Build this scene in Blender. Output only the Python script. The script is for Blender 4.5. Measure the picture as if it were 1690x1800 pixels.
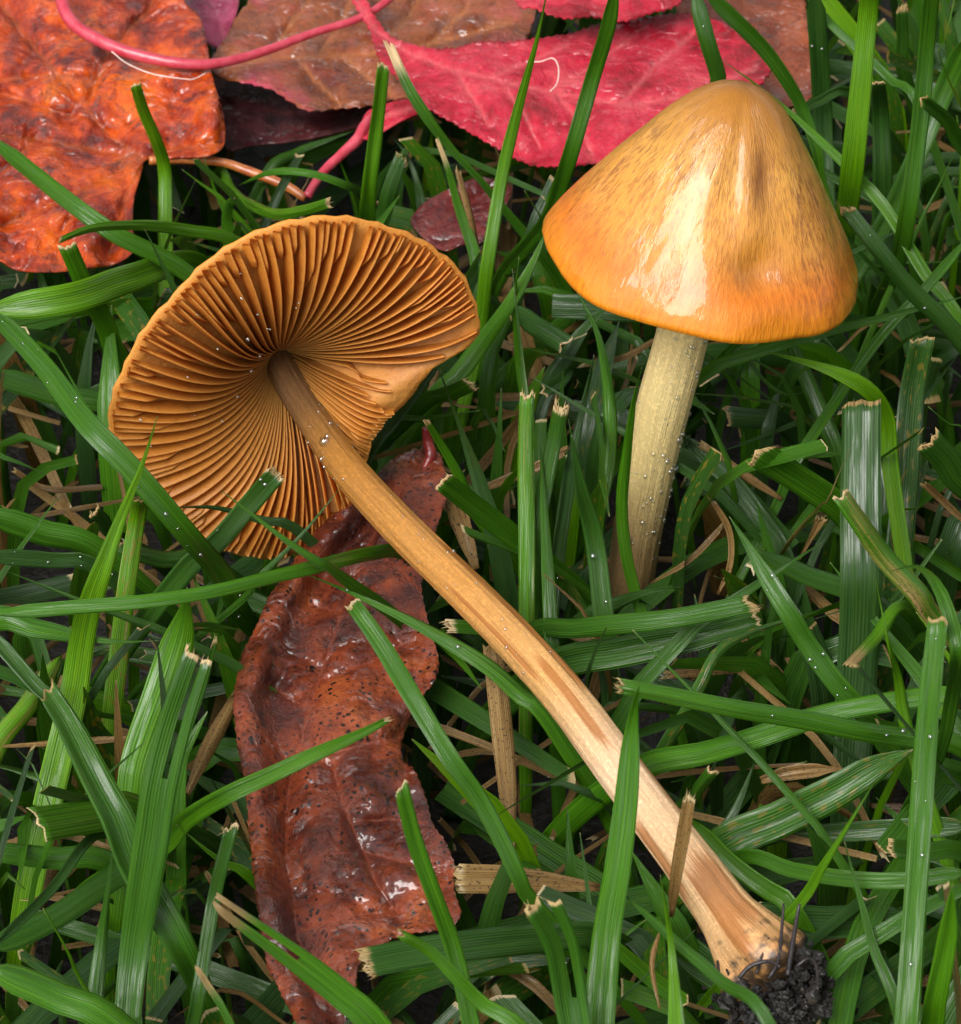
import bpy, math, random
import numpy as np
from mathutils import Vector, noise
from mathutils.geometry import delaunay_2d_cdt

for o in list(bpy.data.objects):
    bpy.data.objects.remove(o)
scene = bpy.context.scene
COL = scene.collection
R = math.radians
CM = 0.01                      # everything below is laid out in centimetres

# ------------------------------------------------------------------ camera
PITCH = R(42)
DIST = 38.0
FPX = 6058.0                   # focal length in photo pixels
AIM = Vector((0, 0, 2.0))
VR = Vector((1, 0, 0))
VU = Vector((0, math.sin(PITCH), math.cos(PITCH)))
VB = Vector((0, -math.cos(PITCH), math.sin(PITCH)))     # towards the camera
CAMP = AIM + VB * DIST
cam_d = bpy.data.cameras.new('camera')
cam = bpy.data.objects.new('camera', cam_d)
COL.objects.link(cam)
cam.location = CAMP * CM
cam.rotation_euler = (math.pi / 2 - PITCH, 0, 0)
cam_d.sensor_fit = 'HORIZONTAL'
cam_d.sensor_width = 36
cam_d.lens = 36 * FPX / 1690
cam_d.clip_start = 0.01
cam_d.clip_end = 200
cam_d.dof.use_dof = True
cam_d.dof.focus_distance = (DIST - 1.0) * CM
cam_d.dof.aperture_fstop = 110
scene.camera = cam

# ------------------------------------------------------------------ light
SUN_AZ, SUN_EL = R(220), R(54)      # azimuth clockwise from +Y: behind and to the left of the camera
world = bpy.data.worlds.new('World')
scene.world = world
world.use_nodes = True
wn, wl = world.node_tree.nodes, world.node_tree.links
wn.clear()
sky = wn.new('ShaderNodeTexSky')
sky.sky_type = 'NISHITA'
sky.sun_disc = False
sky.sun_elevation = SUN_EL
sky.sun_rotation = SUN_AZ
sky.dust_density = 4
hs = wn.new('ShaderNodeHueSaturation')
hs.inputs['Saturation'].default_value = 0.08       # overcast: the blue is washed out
bg = wn.new('ShaderNodeBackground')
bg.inputs['Strength'].default_value = 0.075
wo = wn.new('ShaderNodeOutputWorld')
wl.new(sky.outputs[0], hs.inputs['Color'])
wl.new(hs.outputs[0], bg.inputs['Color'])
wl.new(bg.outputs[0], wo.inputs['Surface'])
sd = bpy.data.lights.new('sun', 'SUN')
sd.energy = 1.5
sd.angle = R(43)
sd.color = (1.0, 0.97, 0.92)
sun = bpy.data.objects.new('sun', sd)
COL.objects.link(sun)
sun_dir = Vector((math.sin(SUN_AZ) * math.cos(SUN_EL), math.cos(SUN_AZ) * math.cos(SUN_EL), math.sin(SUN_EL)))
sun.rotation_euler = sun_dir.to_track_quat('Z', 'Y').to_euler()
scene.view_settings.view_transform = 'Standard'
scene.view_settings.look = 'None'
scene.view_settings.gamma = 1
scene.view_settings.exposure = 1.25
scene.cycles.use_denoising = True
scene.cycles.max_bounces = 7
scene.cycles.diffuse_bounces = 3
scene.cycles.glossy_bounces = 3
scene.cycles.transparent_max_bounces = 6
scene.cycles.caustics_reflective = False
scene.cycles.caustics_refractive = False

rnd = random.Random(11)


# ------------------------------------------------------------------ helpers
def P(px, py, z):
    """the point at height z (cm) that is seen at photo pixel (px, py)"""
    d = VR * ((px - 845) / FPX) + VU * ((900 - py) / FPX) - VB
    return CAMP + d * ((z - CAMP.z) / d.z)


def Pplane(px, py, o, n):
    d = VR * ((px - 845) / FPX) + VU * ((900 - py) / FPX) - VB
    return CAMP + d * ((o - CAMP).dot(n) / d.dot(n))


def pix(p):
    v = p - CAMP
    k = -v.dot(VB)
    return 845 + FPX * v.dot(VR) / k, 900 - FPX * v.dot(VU) / k


def pxcm(p):
    return FPX / (-(p - CAMP).dot(VB))


def in_poly(x, y, poly):
    c = False
    j = len(poly) - 1
    for i in range(len(poly)):
        xi, yi = poly[i]
        xj, yj = poly[j]
        if (yi > y) != (yj > y) and x < (xj - xi) * (y - yi) / (yj - yi) + xi:
            c = not c
        j = i
    return c


def catmull(pts, n):
    """n+1 points along a smooth curve, evenly spaced"""
    q = [pts[0] * 2 - pts[1]] + list(pts) + [pts[-1] * 2 - pts[-2]]
    fine = []
    for i in range(1, len(q) - 2):
        a, b, c, d = q[i - 1:i + 3]
        for k in range(12):
            t = k / 12
            fine.append(0.5 * (2 * b + (c - a) * t + (2 * a - 5 * b + 4 * c - d) * t * t + (3 * b - a - 3 * c + d) * t ** 3))
    fine.append(Vector(pts[-1]))
    L = [0]
    for i in range(1, len(fine)):
        L.append(L[-1] + (fine[i] - fine[i - 1]).length)
    out = []
    j = 0
    for i in range(n + 1):
        s = L[-1] * i / n
        while j < len(L) - 2 and L[j + 1] < s:
            j += 1
        k = (s - L[j]) / max(L[j + 1] - L[j], 1e-9)
        out.append(fine[j].lerp(fine[j + 1], min(max(k, 0), 1)))
    return out, L[-1]


def lerp_list(vals, t):
    if not isinstance(vals, (tuple, list)):
        return vals
    x = t * (len(vals) - 1)
    i = min(int(x), len(vals) - 2)
    return vals[i] + (vals[i + 1] - vals[i]) * (x - i)


class MB:
    def __init__(s):
        s.v, s.f, s.uv, s.d = [], [], [], []

    def vert(s, p, uv=(0, 0), d=(0, 0, 0, 0)):
        s.v.append(p)
        s.uv.append(uv)
        s.d.append(d)
        return len(s.v) - 1

    def build(s, name, mat, origin, parent=None, smooth=True):
        me = bpy.data.meshes.new(name)
        o3 = np.array(origin)
        vv = (np.array([tuple(p) for p in s.v]) - o3) * CM
        me.from_pydata(vv.tolist(), [], s.f)
        uvl = me.uv_layers.new(name='UVMap')
        idx = np.empty(len(me.loops), dtype=np.int32)
        me.loops.foreach_get('vertex_index', idx)
        uvl.data.foreach_set('uv', np.array(s.uv, dtype=np.float32)[idx].ravel())
        at = me.attributes.new('data', 'FLOAT_COLOR', 'POINT')
        at.data.foreach_set('color', np.array(s.d, dtype=np.float32).ravel())
        me.polygons.foreach_set('use_smooth', [smooth] * len(me.polygons))
        me.materials.append(mat)
        o = bpy.data.objects.new(name, me)
        COL.objects.link(o)
        if parent is None:
            o.location = Vector(origin) * CM
        else:
            o.parent = parent
        return o


def tag(o, label, cat, group=None, kind=None):
    if label:
        o['label'] = label
    if cat:
        o['category'] = cat
    if group:
        o['group'] = group
    if kind:
        o['kind'] = kind
    return o


def empty(name, origin):
    o = bpy.data.objects.new(name, None)
    o.empty_display_size = 0.005
    COL.objects.link(o)
    o.location = Vector(origin) * CM
    return o


# ------------------------------------------------------------------ material helper
class Mat:
    def __init__(s, name):
        s.m = bpy.data.materials.new(name)
        s.m.use_nodes = True
        s.t = s.m.node_tree
        s.t.nodes.clear()
        s.out = s.t.nodes.new('ShaderNodeOutputMaterial')

    def put(s, sock, v):
        if isinstance(v, bpy.types.NodeSocket):
            s.t.links.new(v, sock)
        elif isinstance(v, (tuple, list)) and len(v) == 3 and sock.type == 'RGBA':
            sock.default_value = (*v, 1)
        else:
            sock.default_value = v

    def n(s, typ, o=0, props=None, **kw):
        nd = s.t.nodes.new('ShaderNode' + typ)
        for k, v in (props or {}).items():
            setattr(nd, k, v)
        for k, v in kw.items():
            k = int(k[1:]) if k[0] == 'i' and k[1:].isdigit() else k.replace('_', ' ')
            s.put(nd.inputs[k], v)
        return nd.outputs[o]

    def math(s, op, a, b=0.0, clamp=False):
        return s.n('Math', props={'operation': op, 'use_clamp': clamp}, i0=a, i1=b)

    def mix(s, f, a, b, mode='MIX'):
        nd = s.t.nodes.new('ShaderNodeMix')
        nd.data_type = 'RGBA'
        nd.blend_type = mode
        s.put(nd.inputs[0], f)
        s.put(nd.inputs[6], a)
        s.put(nd.inputs[7], b)
        return nd.outputs[2]

    def ramp(s, f, stops):
        nd = s.t.nodes.new('ShaderNodeValToRGB')
        e = nd.color_ramp.elements
        while len(e) < len(stops):
            e.new(0.5)
        for el, (p, c) in zip(e, stops):
            el.position = p
            el.color = (*c, 1) if isinstance(c, (tuple, list)) else (c, c, c, 1)
        s.put(nd.inputs[0], f)
        return nd.outputs[0]

    def mapr(s, f, a, b, c=0.0, d=1.0):
        return s.n('MapRange', Value=f, From_Min=a, From_Max=b, To_Min=c, To_Max=d)

    def noise(s, vec, scale, detail=3.0, rough=0.55, col=False):
        return s.n('TexNoise', 1 if col else 0, Vector=vec, Scale=scale, Detail=detail, Roughness=rough)

    def scaled(s, vec, sc):
        return s.n('VectorMath', props={'operation': 'MULTIPLY'}, i0=vec, i1=sc)

    def bump(s, h, dist, strength=1.0, normal=None):
        kw = dict(Height=h, Distance=dist, Strength=strength)
        if normal is not None:
            kw['Normal'] = normal
        return s.n('Bump', **kw)

    def done(s, sh):
        s.t.links.new(sh, s.out.inputs['Surface'])
        return s.m

    def data(s):
        a = s.t.nodes.new('ShaderNodeAttribute')
        a.attribute_name = 'data'
        sp = s.t.nodes.new('ShaderNodeSeparateColor')
        s.t.links.new(a.outputs['Color'], sp.inputs[0])
        return sp.outputs[0], sp.outputs[1], sp.outputs[2], a.outputs['Alpha']

    def uv(s):
        u = s.t.nodes.new('ShaderNodeUVMap').outputs[0]
        sp = s.t.nodes.new('ShaderNodeSeparateXYZ')
        s.t.links.new(u, sp.inputs[0])
        return u, sp.outputs[0], sp.outputs[1]

    def obj(s):
        return s.n('TexCoord', 3)


def grass_material():
    # data: r = straw-coloured torn tip, g = tint (0 blue green, 1 yellow green), b = dryness, a = individual
    m = Mat('grass')
    tipd, tint, dry, ind = m.data()
    tip = m.math('SUBTRACT', 1.0, tipd, True)
    uv, u, v = m.uv()
    off = m.math('MULTIPLY', ind, 37.0)
    lvec = m.n('CombineXYZ', X=m.math('MULTIPLY', u, 30.0), Y=m.math('ADD', m.math('MULTIPLY', v, 0.5), off), Z=off)
    fine = m.noise(lvec, 1.0, 2.0, 0.6)
    lvec2 = m.n('CombineXYZ', X=m.math('MULTIPLY', u, 5.0), Y=m.math('ADD', m.math('MULTIPLY', v, 0.9), off), Z=off)
    broad = m.noise(lvec2, 1.0, 2.0, 0.6)
    ribs = m.math('SINE', m.math('ADD', m.math('MULTIPLY', u, 74.0), m.math('MULTIPLY', fine, 3.0)))
    green = m.ramp(tint, [(0.0, (0.022, 0.066, 0.014)), (0.35, (0.028, 0.102, 0.007)), (0.7, (0.046, 0.17, 0.003)), (1.0, (0.09, 0.25, 0.002))])
    green = m.mix(m.mapr(fine, 0.3, 0.7), m.mix(1.0, green, (0.5, 0.58, 0.5), 'MULTIPLY'), m.mix(1.0, green, (1.5, 1.35, 1.5), 'MULTIPLY'))
    green = m.mix(m.mapr(ribs, 0.2, 1.0, 0.0, 0.4), green, m.mix(1.0, green, (1.8, 1.5, 1.9), 'MULTIPLY'))
    green = m.mix(m.math('MULTIPLY', m.mapr(broad, 0.45, 0.75), 0.45), green, m.mix(1.0, green, (1.7, 1.25, 0.8), 'MULTIPLY'))
    # rust and yellow flecks on some blades
    fl = m.noise(m.n('CombineXYZ', X=m.math('MULTIPLY', u, 3.0), Y=m.math('MULTIPLY', v, 4.0), Z=off), 2.2, 0.0)
    flm = m.math('MULTIPLY', m.mapr(fl, 0.62, 0.72), m.mapr(ind, 0.82, 0.96))
    green = m.mix(m.math('MULTIPLY', flm, 0.7), green, (0.22, 0.16, 0.02))
    straw = m.ramp(broad, [(0.2, (0.26, 0.15, 0.05)), (0.5, (0.48, 0.32, 0.12)), (0.8, (0.62, 0.47, 0.23))])
    straw = m.mix(m.mapr(fine, 0.35, 0.65, 0.0, 0.6), m.mix(1.0, straw, (0.55, 0.5, 0.45), 'MULTIPLY'), straw)
    straw = m.mix(1.0, straw, m.ramp(tint, [(0.0, (0.4, 0.35, 0.28)), (1.0, (1.0, 0.97, 0.9))]), 'MULTIPLY')
    spk = m.noise(m.n('CombineXYZ', X=m.math('MULTIPLY', u, 4.0), Y=m.math('MULTIPLY', v, 9.0), Z=off), 3.0, 0.0)
    straw = m.mix(m.math('MULTIPLY', m.mapr(spk, 0.66, 0.72), 0.8), straw, (0.05, 0.03, 0.015))
    tipc = m.ramp(m.math('ADD', m.math('MULTIPLY', fine, 0.6), m.math('MULTIPLY', m.math('FRACT', m.math('MULTIPLY', ind, 17.0)), 0.4)), [(0.25, (0.2, 0.13, 0.05)), (0.42, (0.44, 0.32, 0.13)), (0.62, (0.64, 0.52, 0.3))])
    dsum = m.math('ADD', dry, m.math('MULTIPLY', m.math('SUBTRACT', broad, 0.5), 0.9))
    dmask = m.math('MULTIPLY', m.mapr(dsum, 0.35, 0.6), m.mapr(dry, 0.0, 0.12))
    col = m.mix(dmask, green, straw)
    tsum = m.math('ADD', tip, m.math('MULTIPLY', m.math('SUBTRACT', fine, 0.5), 0.9))
    tmask = m.math('MULTIPLY', m.mapr(tsum, 0.4, 0.62), m.mapr(tip, 0.0, 0.15))
    col = m.mix(tmask, col, tipc)
    h = m.math('ADD', m.math('MULTIPLY', ribs, 0.3), m.math('MULTIPLY', fine, 1.0))
    bmp = m.bump(h, 0.0001, 0.6)
    wet = m.mapr(m.noise(m.n('CombineXYZ', X=m.math('MULTIPLY', u, 4.0), Y=m.math('ADD', m.math('MULTIPLY', v, 0.8), off), Z=off), 1.3, 3.0), 0.46, 0.58)
    pr = m.n('BsdfPrincipled', Base_Color=col, Roughness=m.mapr(wet, 0.0, 1.0, 0.5, 0.34), Specular_IOR_Level=0.3, Normal=bmp,
             Coat_Weight=wet, Coat_Roughness=m.mapr(wet, 0.0, 1.0, 0.2, 0.05), Coat_IOR=1.5,
             Coat_Normal=m.bump(m.math('ADD', broad, m.math('MULTIPLY', fine, 0.25)), 0.0004, 0.6))
    tr = m.n('BsdfTranslucent', Color=m.mix(1.0, col, (1.9, 1.6, 0.4), 'MULTIPLY'), Normal=bmp)
    return m.done(m.n('MixShader', Fac=0.36, i1=pr, i2=tr))


def water_material():
    m = Mat('water_drop')
    fr = m.math('ADD', m.math('MULTIPLY', m.math('POWER', m.n('LayerWeight', 1, Blend=0.5), 2.5), 0.5), 0.16, True)
    return m.done(m.n('MixShader', Fac=fr, i1=m.n('BsdfTransparent', Color=(0.93, 0.95, 0.95)), i2=m.n('BsdfGlossy', Color=(1, 1, 1), Roughness=0.02)))


def leaf_material(name, cols, speck, vein_col, spot_scale=9.0, spot_amt=0.5, blot_amt=0.6, rough=0.34, coat=0.9, transl=0.12, big=1.1, patch=None, seed=0.0):
    # data: r = vein, g = nearness to the edge
    m = Mat(name)
    vein, edge, third, a = m.data()
    oc = m.n('VectorMath', props={'operation': 'ADD'}, i0=m.scaled(m.obj(), (100, 100, 100)), i1=(seed, seed * 1.7, 0))
    n1 = m.noise(oc, big, 5.0, 0.62)
    n2 = m.noise(oc, big * 3.7, 4.0, 0.6)
    c = m.ramp(m.math('ADD', m.math('MULTIPLY', n1, 0.7), m.math('MULTIPLY', n2, 0.3)),
               [(0.39, cols[0]), (0.47, cols[1]), (0.54, cols[2]), (0.63, cols[3])])
    if patch:
        pm = m.mapr(m.noise(oc, 0.8, 3.0), 0.5, 0.62)
        c = m.mix(m.math('MULTIPLY', pm, m.mapr(edge, 0.0, 0.6)), c, patch)
    cell = m.n('TexVoronoi', 0, props={'feature': 'DISTANCE_TO_EDGE'}, Vector=oc, Scale=7.0)
    c = m.mix(m.mapr(cell, 0.0, 0.06, 0.13, 0.0), c, m.mix(1.0, c, (1.5, 1.35, 1.2), 'MULTIPLY'))
    dots = m.n('TexVoronoi', 0, Vector=m.n('VectorMath', props={'operation': 'ADD'}, i0=oc, i1=m.scaled(m.noise(oc, 9.0, 2.0, col=True), (0.09, 0.09, 0.09))), Scale=spot_scale)
    fine0 = m.noise(oc, 4.0, 2.0)
    field = m.mapr(m.noise(oc, 1.6, 3.0), 0.3, 0.52)
    dm = m.math('MULTIPLY', m.mapr(dots, m.mapr(fine0, 0.35, 0.65, 0.08, 0.3), m.mapr(fine0, 0.35, 0.65, 0.2, 0.42), 1.0, 0.0), field)
    blot = m.mapr(m.noise(oc, 3.0, 6.0, 0.75), 0.52, 0.66)
    c = m.mix(m.math('MULTIPLY', blot, blot_amt), c, speck)
    c = m.mix(m.math('MULTIPLY', dm, spot_amt), c, speck)
    c = m.mix(m.math('MULTIPLY', vein, 0.6), c, vein_col)
    fine = m.noise(oc, 20.0, 4.0, 0.65)
    c = m.mix(m.mapr(fine, 0.35, 0.65, 0.0, 0.45), c, m.mix(1.0, c, (0.62, 0.55, 0.55), 'MULTIPLY'))
    h = m.math('ADD', m.math('MULTIPLY', n2, 1.5), m.math('ADD', m.math('MULTIPLY', fine, 0.5), m.math('MULTIPLY', m.mapr(cell, 0.0, 0.12), 0.1)))
    b1 = m.bump(h, 0.00035, 0.8)
    film = m.mapr(m.noise(oc, 1.3, 3.0), 0.42, 0.56)
    b2 = m.bump(m.math('ADD', m.math('MULTIPLY', m.noise(oc, 3.5, 2.0), 0.9), m.math('MULTIPLY', m.math('SUBTRACT', 1.0, film), m.math('ADD', fine, m.math('MULTIPLY', n2, 2.0)))), 0.0012, 0.9)
    pr = m.n('BsdfPrincipled', Base_Color=c, Roughness=m.mapr(film, 0, 1, rough + 0.2, rough + 0.1), Specular_IOR_Level=0.12, Normal=b1,
             Coat_Weight=coat, Coat_Roughness=m.mapr(film, 0, 1, 0.06, 0.015), Coat_IOR=1.6, Coat_Normal=b2)
    tr = m.n('BsdfTranslucent', Color=m.mix(1.0, c, (1.5, 1.1, 0.7), 'MULTIPLY'), Normal=b1)
    return m.done(m.n('MixShader', Fac=transl, i1=pr, i2=tr))


def cap_material():
    # uv = (angle, radius 0..1); data rgb = streak vector
    m = Mat('wet_cap_skin')
    a = m.t.nodes.new('ShaderNodeAttribute')
    a.attribute_name = 'data'
    sv = a.outputs['Vector']
    uv, u, v = m.uv()
    streak = m.noise(m.scaled(sv, (26, 26, 22)), 1.0, 4.0, 0.62)
    mott = m.noise(m.scaled(sv, (4, 4, 7)), 1.0, 5.0, 0.7)
    fibre = m.noise(m.scaled(sv, (62, 62, 30)), 1.0, 2.0, 0.6)
    big = m.noise(m.scaled(sv, (1.5, 1.5, 1.6)), 1.0, 2.0)
    base = m.ramp(v, [(0.0, (0.3, 0.11, 0.006)), (0.28, (0.4, 0.16, 0.011)), (0.5, (0.57, 0.27, 0.04)), (0.76, (0.6, 0.25, 0.033)), (0.9, (0.58, 0.155, 0.005)), (1.0, (0.66, 0.22, 0.01))])
    dark = m.ramp(v, [(0.0, (0.17, 0.065, 0.007)), (0.5, (0.15, 0.045, 0.009)), (0.85, (0.25, 0.062, 0.006)), (1.0, (0.42, 0.12, 0.006))])
    f = m.math('ADD', m.math('MULTIPLY', streak, 0.6), m.math('ADD', m.math('MULTIPLY', mott, 0.3), m.math('MULTIPLY', fibre, 0.25)))
    zone = m.math('MULTIPLY', m.mapr(v, 0.12, 0.5), m.mapr(big, 0.3, 0.62, 0.35, 1.0))
    c = m.mix(m.math('MULTIPLY', m.mapr(f, 0.53, 0.68), m.math('MULTIPLY', zone, 0.78)), base, dark)
    spk = m.mapr(m.noise(m.scaled(sv, (16, 16, 22)), 1.0, 2.0), 0.68, 0.74)
    c = m.mix(m.math('MULTIPLY', spk, 0.4), c, (0.13, 0.05, 0.015))
    c = m.mix(m.math('MULTIPLY', m.math('MULTIPLY', a.outputs['Alpha'], 1.0), m.mapr(mott, 0.3, 0.6, 0.45, 0.95)), c, (0.2, 0.06, 0.008))
    h = m.math('ADD', m.math('MULTIPLY', streak, 1.0), m.math('MULTIPLY', fibre, 0.4))
    film = m.mapr(m.noise(m.scaled(sv, (3.4, 3.4, 3.0)), 1.0, 4.0, 0.62), 0.42, 0.5)
    cn = m.bump(m.math('ADD', m.math('MULTIPLY', h, m.math('SUBTRACT', 1.03, film)), m.math('ADD', m.math('MULTIPLY', mott, 0.25), m.math('MULTIPLY', film, 0.5))), 0.0003, 0.5)
    pr = m.n('BsdfPrincipled', Base_Color=c, Roughness=0.45, Specular_IOR_Level=0.25, Normal=m.bump(h, 0.0003, 0.6),
             Subsurface_Weight=0.35, Subsurface_Radius=(1.0, 0.45, 0.12), Subsurface_Scale=0.0012,
             Coat_Weight=1.0, Coat_Roughness=m.mapr(film, 0, 1, 0.12, 0.015), Coat_IOR=1.42, Coat_Normal=cn)
    return m.done(pr)


def gill_material():
    # uv = (radius 0..1, 0 root .. 1 free edge); data r = individual
    m = Mat('gills')
    ind, b, c_, d = m.data()
    uv, u, v = m.uv()
    oc = m.scaled(m.obj(), (100, 100, 100))
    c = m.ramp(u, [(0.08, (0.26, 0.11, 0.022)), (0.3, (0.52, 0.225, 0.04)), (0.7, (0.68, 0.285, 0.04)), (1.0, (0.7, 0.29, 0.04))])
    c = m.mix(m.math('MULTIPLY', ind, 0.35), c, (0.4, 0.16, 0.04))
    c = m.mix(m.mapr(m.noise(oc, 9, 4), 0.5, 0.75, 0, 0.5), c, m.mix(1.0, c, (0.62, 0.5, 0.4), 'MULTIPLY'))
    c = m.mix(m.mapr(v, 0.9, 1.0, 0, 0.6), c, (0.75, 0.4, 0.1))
    pr = m.n('BsdfPrincipled', Base_Color=c, Roughness=0.42, Normal=m.bump(m.noise(oc, 30, 3), 0.0002, 0.4),
             Specular_IOR_Level=0.3, Coat_Weight=0.2, Coat_Roughness=0.25)
    tr = m.n('BsdfTranslucent', Color=m.mix(1.0, c, (1.3, 1.0, 0.7), 'MULTIPLY'))
    return m.done(m.n('MixShader', Fac=0.42, i1=pr, i2=tr))


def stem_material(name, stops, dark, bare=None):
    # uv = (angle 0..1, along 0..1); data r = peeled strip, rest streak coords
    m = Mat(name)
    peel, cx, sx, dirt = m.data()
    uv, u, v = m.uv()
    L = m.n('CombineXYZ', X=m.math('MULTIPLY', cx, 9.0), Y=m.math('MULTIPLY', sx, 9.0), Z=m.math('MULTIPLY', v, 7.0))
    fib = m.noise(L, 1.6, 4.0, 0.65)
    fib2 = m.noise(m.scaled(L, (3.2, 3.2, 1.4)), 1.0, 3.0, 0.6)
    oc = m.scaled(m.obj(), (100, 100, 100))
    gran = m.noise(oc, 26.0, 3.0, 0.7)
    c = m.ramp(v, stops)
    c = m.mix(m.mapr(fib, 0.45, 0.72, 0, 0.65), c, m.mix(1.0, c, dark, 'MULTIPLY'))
    c = m.mix(m.math('MULTIPLY', m.mapr(gran, 0.5, 0.68), 0.6), c, m.mix(1.0, c, (1.7, 1.65, 1.6), 'MULTIPLY'))
    if bare:
        c = m.mix(m.math('MULTIPLY', m.mapr(m.math('ADD', peel, m.math('MULTIPLY', m.math('SUBTRACT', fib2, 0.5), 1.6)), 0.3, 0.75), 0.8), c, bare)
    c = m.mix(m.mapr(m.math('ADD', dirt, m.math('MULTIPLY', m.math('SUBTRACT', m.noise(oc, 7, 4), 0.5), 1.2)), 0.45, 0.65, 0, 0.9), c, (0.03, 0.022, 0.016))
    h = m.math('ADD', m.math('MULTIPLY', fib2, 1.2), m.math('ADD', m.math('MULTIPLY', gran, 0.35), m.math('MULTIPLY', peel, -0.8)))
    pr = m.n('BsdfPrincipled', Base_Color=c, Roughness=0.46, Normal=m.bump(h, 0.0003, 0.7),
             Specular_IOR_Level=0.35, Coat_Weight=0.35, Coat_Roughness=0.22)
    return m.done(pr)


def soil_material(name='soil', wet=0.15):
    m = Mat(name)
    oc = m.scaled(m.obj(), (100, 100, 100))
    c = m.ramp(m.noise(oc, 3.0, 6.0, 0.7), [(0.3, (0.004, 0.0035, 0.003)), (0.6, (0.012, 0.009, 0.007)), (0.72, (0.05, 0.034, 0.02)), (0.82, (0.2, 0.14, 0.09))])
    pr = m.n('BsdfPrincipled', Base_Color=c, Roughness=0.6, Coat_Weight=wet, Coat_Roughness=0.2, Normal=m.bump(m.noise(oc, 9.0, 5.0), 0.001, 0.8))
    return m.done(pr)


def simple_material(name, c0, c1, scale=6.0, rough=0.4, coat=0.5, sss=0.0):
    m = Mat(name)
    oc = m.scaled(m.obj(), (100, 100, 100))
    nz = m.noise(oc, scale, 4.0, 0.6)
    c = m.mix(m.mapr(nz, 0.35, 0.65), c0, c1)
    pr = m.n('BsdfPrincipled', Base_Color=c, Roughness=rough, Coat_Weight=coat, Coat_Roughness=0.08, Coat_IOR=1.36,
             Subsurface_Weight=sss, Subsurface_Scale=0.001, Normal=m.bump(m.noise(oc, scale * 3, 3.0), 0.0002, 0.5))
    return m.done(pr)


M_GRASS = grass_material()
M_WATER = water_material()
M_CAP = cap_material()
M_GILL = gill_material()
M_SOIL = soil_material()
M_GROUND = soil_material('ground_soil', 0.2)

# ------------------------------------------------------------------ layout data shared by several builders
CAP_RIM = [(190, 745), (200, 690), (222, 635), (262, 570), (310, 515), (370, 460), (430, 420), (500, 392), (560, 380), (630, 384),
           (700, 403), (760, 435), (805, 475), (832, 520), (843, 565), (836, 598), (800, 620), (760, 640), (735, 672), (710, 706),
           (680, 735), (655, 770), (642, 815), (632, 862), (618, 905), (590, 940), (540, 968), (470, 985), (410, 974), (350, 942),
           (290, 900), (235, 850), (203, 800)]
CAP_AXIS = (VB * math.cos(R(38)) + (VR * 0.5 - VU * 0.866) * math.sin(R(38))).normalized()
CAP_O = P(540, 722, 2.75)
STEM_PX = [(470, 600), (500, 655), (540, 722), (612, 825), (700, 922), (800, 1020), (900, 1120), (1000, 1232), (1100, 1368), (1200, 1500), (1278, 1605), (1330, 1670)]
STEM_W = [50, 54, 57, 63, 67, 71, 75, 79, 83, 89, 104, 150]
STAND_BASE = P(1112, 1015, 0.0)
STAND_AXIS = Vector((0.165, 0.16, 0.97)).normalized()


def stem_z(t):
    return lerp_list((2.55, 2.5, 2.4, 2.3, 2.2, 2.1, 2.0, 1.95, 1.9, 1.8, 1.6, 1.45), t)


LEAF_ORANGE = [(-170, -170), (300, -170), (335, -60), (325, 2), (347, 25), (360, 55), (366, 92), (372, 126), (379, 156), (390, 201), (396, 241), (390, 262),
               (362, 276), (302, 279), (256, 283), (247, 312), (236, 352), (234, 400), (237, 440), (201, 466), (151, 472), (100, 479), (30, 476), (-20, 452), (-170, 420)]
LEAF_TAN = [(397, 66), (417, 30), (440, -10), (440, -130), (960, -130), (950, -10), (928, 66), (900, 118), (820, 150), (760, 178), (704, 174), (649, 187),
            (604, 191), (543, 195), (508, 177), (478, 158), (438, 148), (392, 138), (366, 122), (378, 95)]
LEAF_PINK = [(628, -30), (665, 38), (700, 70), (760, 87), (800, 86), (840, 76), (890, 75), (941, 70), (1006, 60), (1051, 45), (1122, 34), (1192, 25), (1237, 30),
             (1268, 40), (1308, 64), (1343, 80), (1368, 106), (1356, 128), (1338, 150), (1318, 185), (1270, 225), (1190, 262), (1110, 282), (1041, 289), (991, 293),
             (951, 293), (915, 284), (880, 264), (848, 246), (805, 222), (770, 202), (744, 187), (719, 162), (699, 138), (679, 118), (664, 95), (649, 52), (618, 0), (605, -30)]
LEAF_BROWN = [(752, 775), (770, 795), (781, 822), (786, 872), (776, 905), (766, 935), (752, 985), (742, 1035), (755, 1100), (770, 1151), (766, 1196), (741, 1226),
              (716, 1271), (705, 1332), (729, 1357), (749, 1402), (761, 1447), (781, 1478), (800, 1523), (799, 1563), (811, 1608), (785, 1634), (710, 1644), (658, 1674),
              (632, 1699), (625, 1744), (606, 1800), (590, 1870), (545, 1870), (523, 1800), (493, 1744), (470, 1694), (458, 1618), (448, 1553), (438, 1452), (432, 1377),
              (418, 1301), (412, 1226), (428, 1151), (455, 1095), (475, 1050), (505, 1010), (535, 962), (575, 917), (635, 872), (676, 822), (706, 800), (738, 790)]
LEAF_RIMPINK = [(880, -120), (1260, -120), (1225, -20), (1202, 0), (1182, 13), (1142, 25), (1096, 38), (1041, 30), (991, 33), (941, 15), (905, 0)]
LEAF_RUST = [(1150, -150), (1408, -150), (1412, -20), (1416, 10), (1424, 60), (1431, 110), (1438, 155), (1430, 172), (1395, 188), (1340, 180), (1250, 120), (1190, 20)]
LEAF_PURPLE = [(250, -120), (440, -120), (424, -20), (418, 20), (402, 60), (390, 84), (366, 78), (345, 55), (310, 20)]
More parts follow.
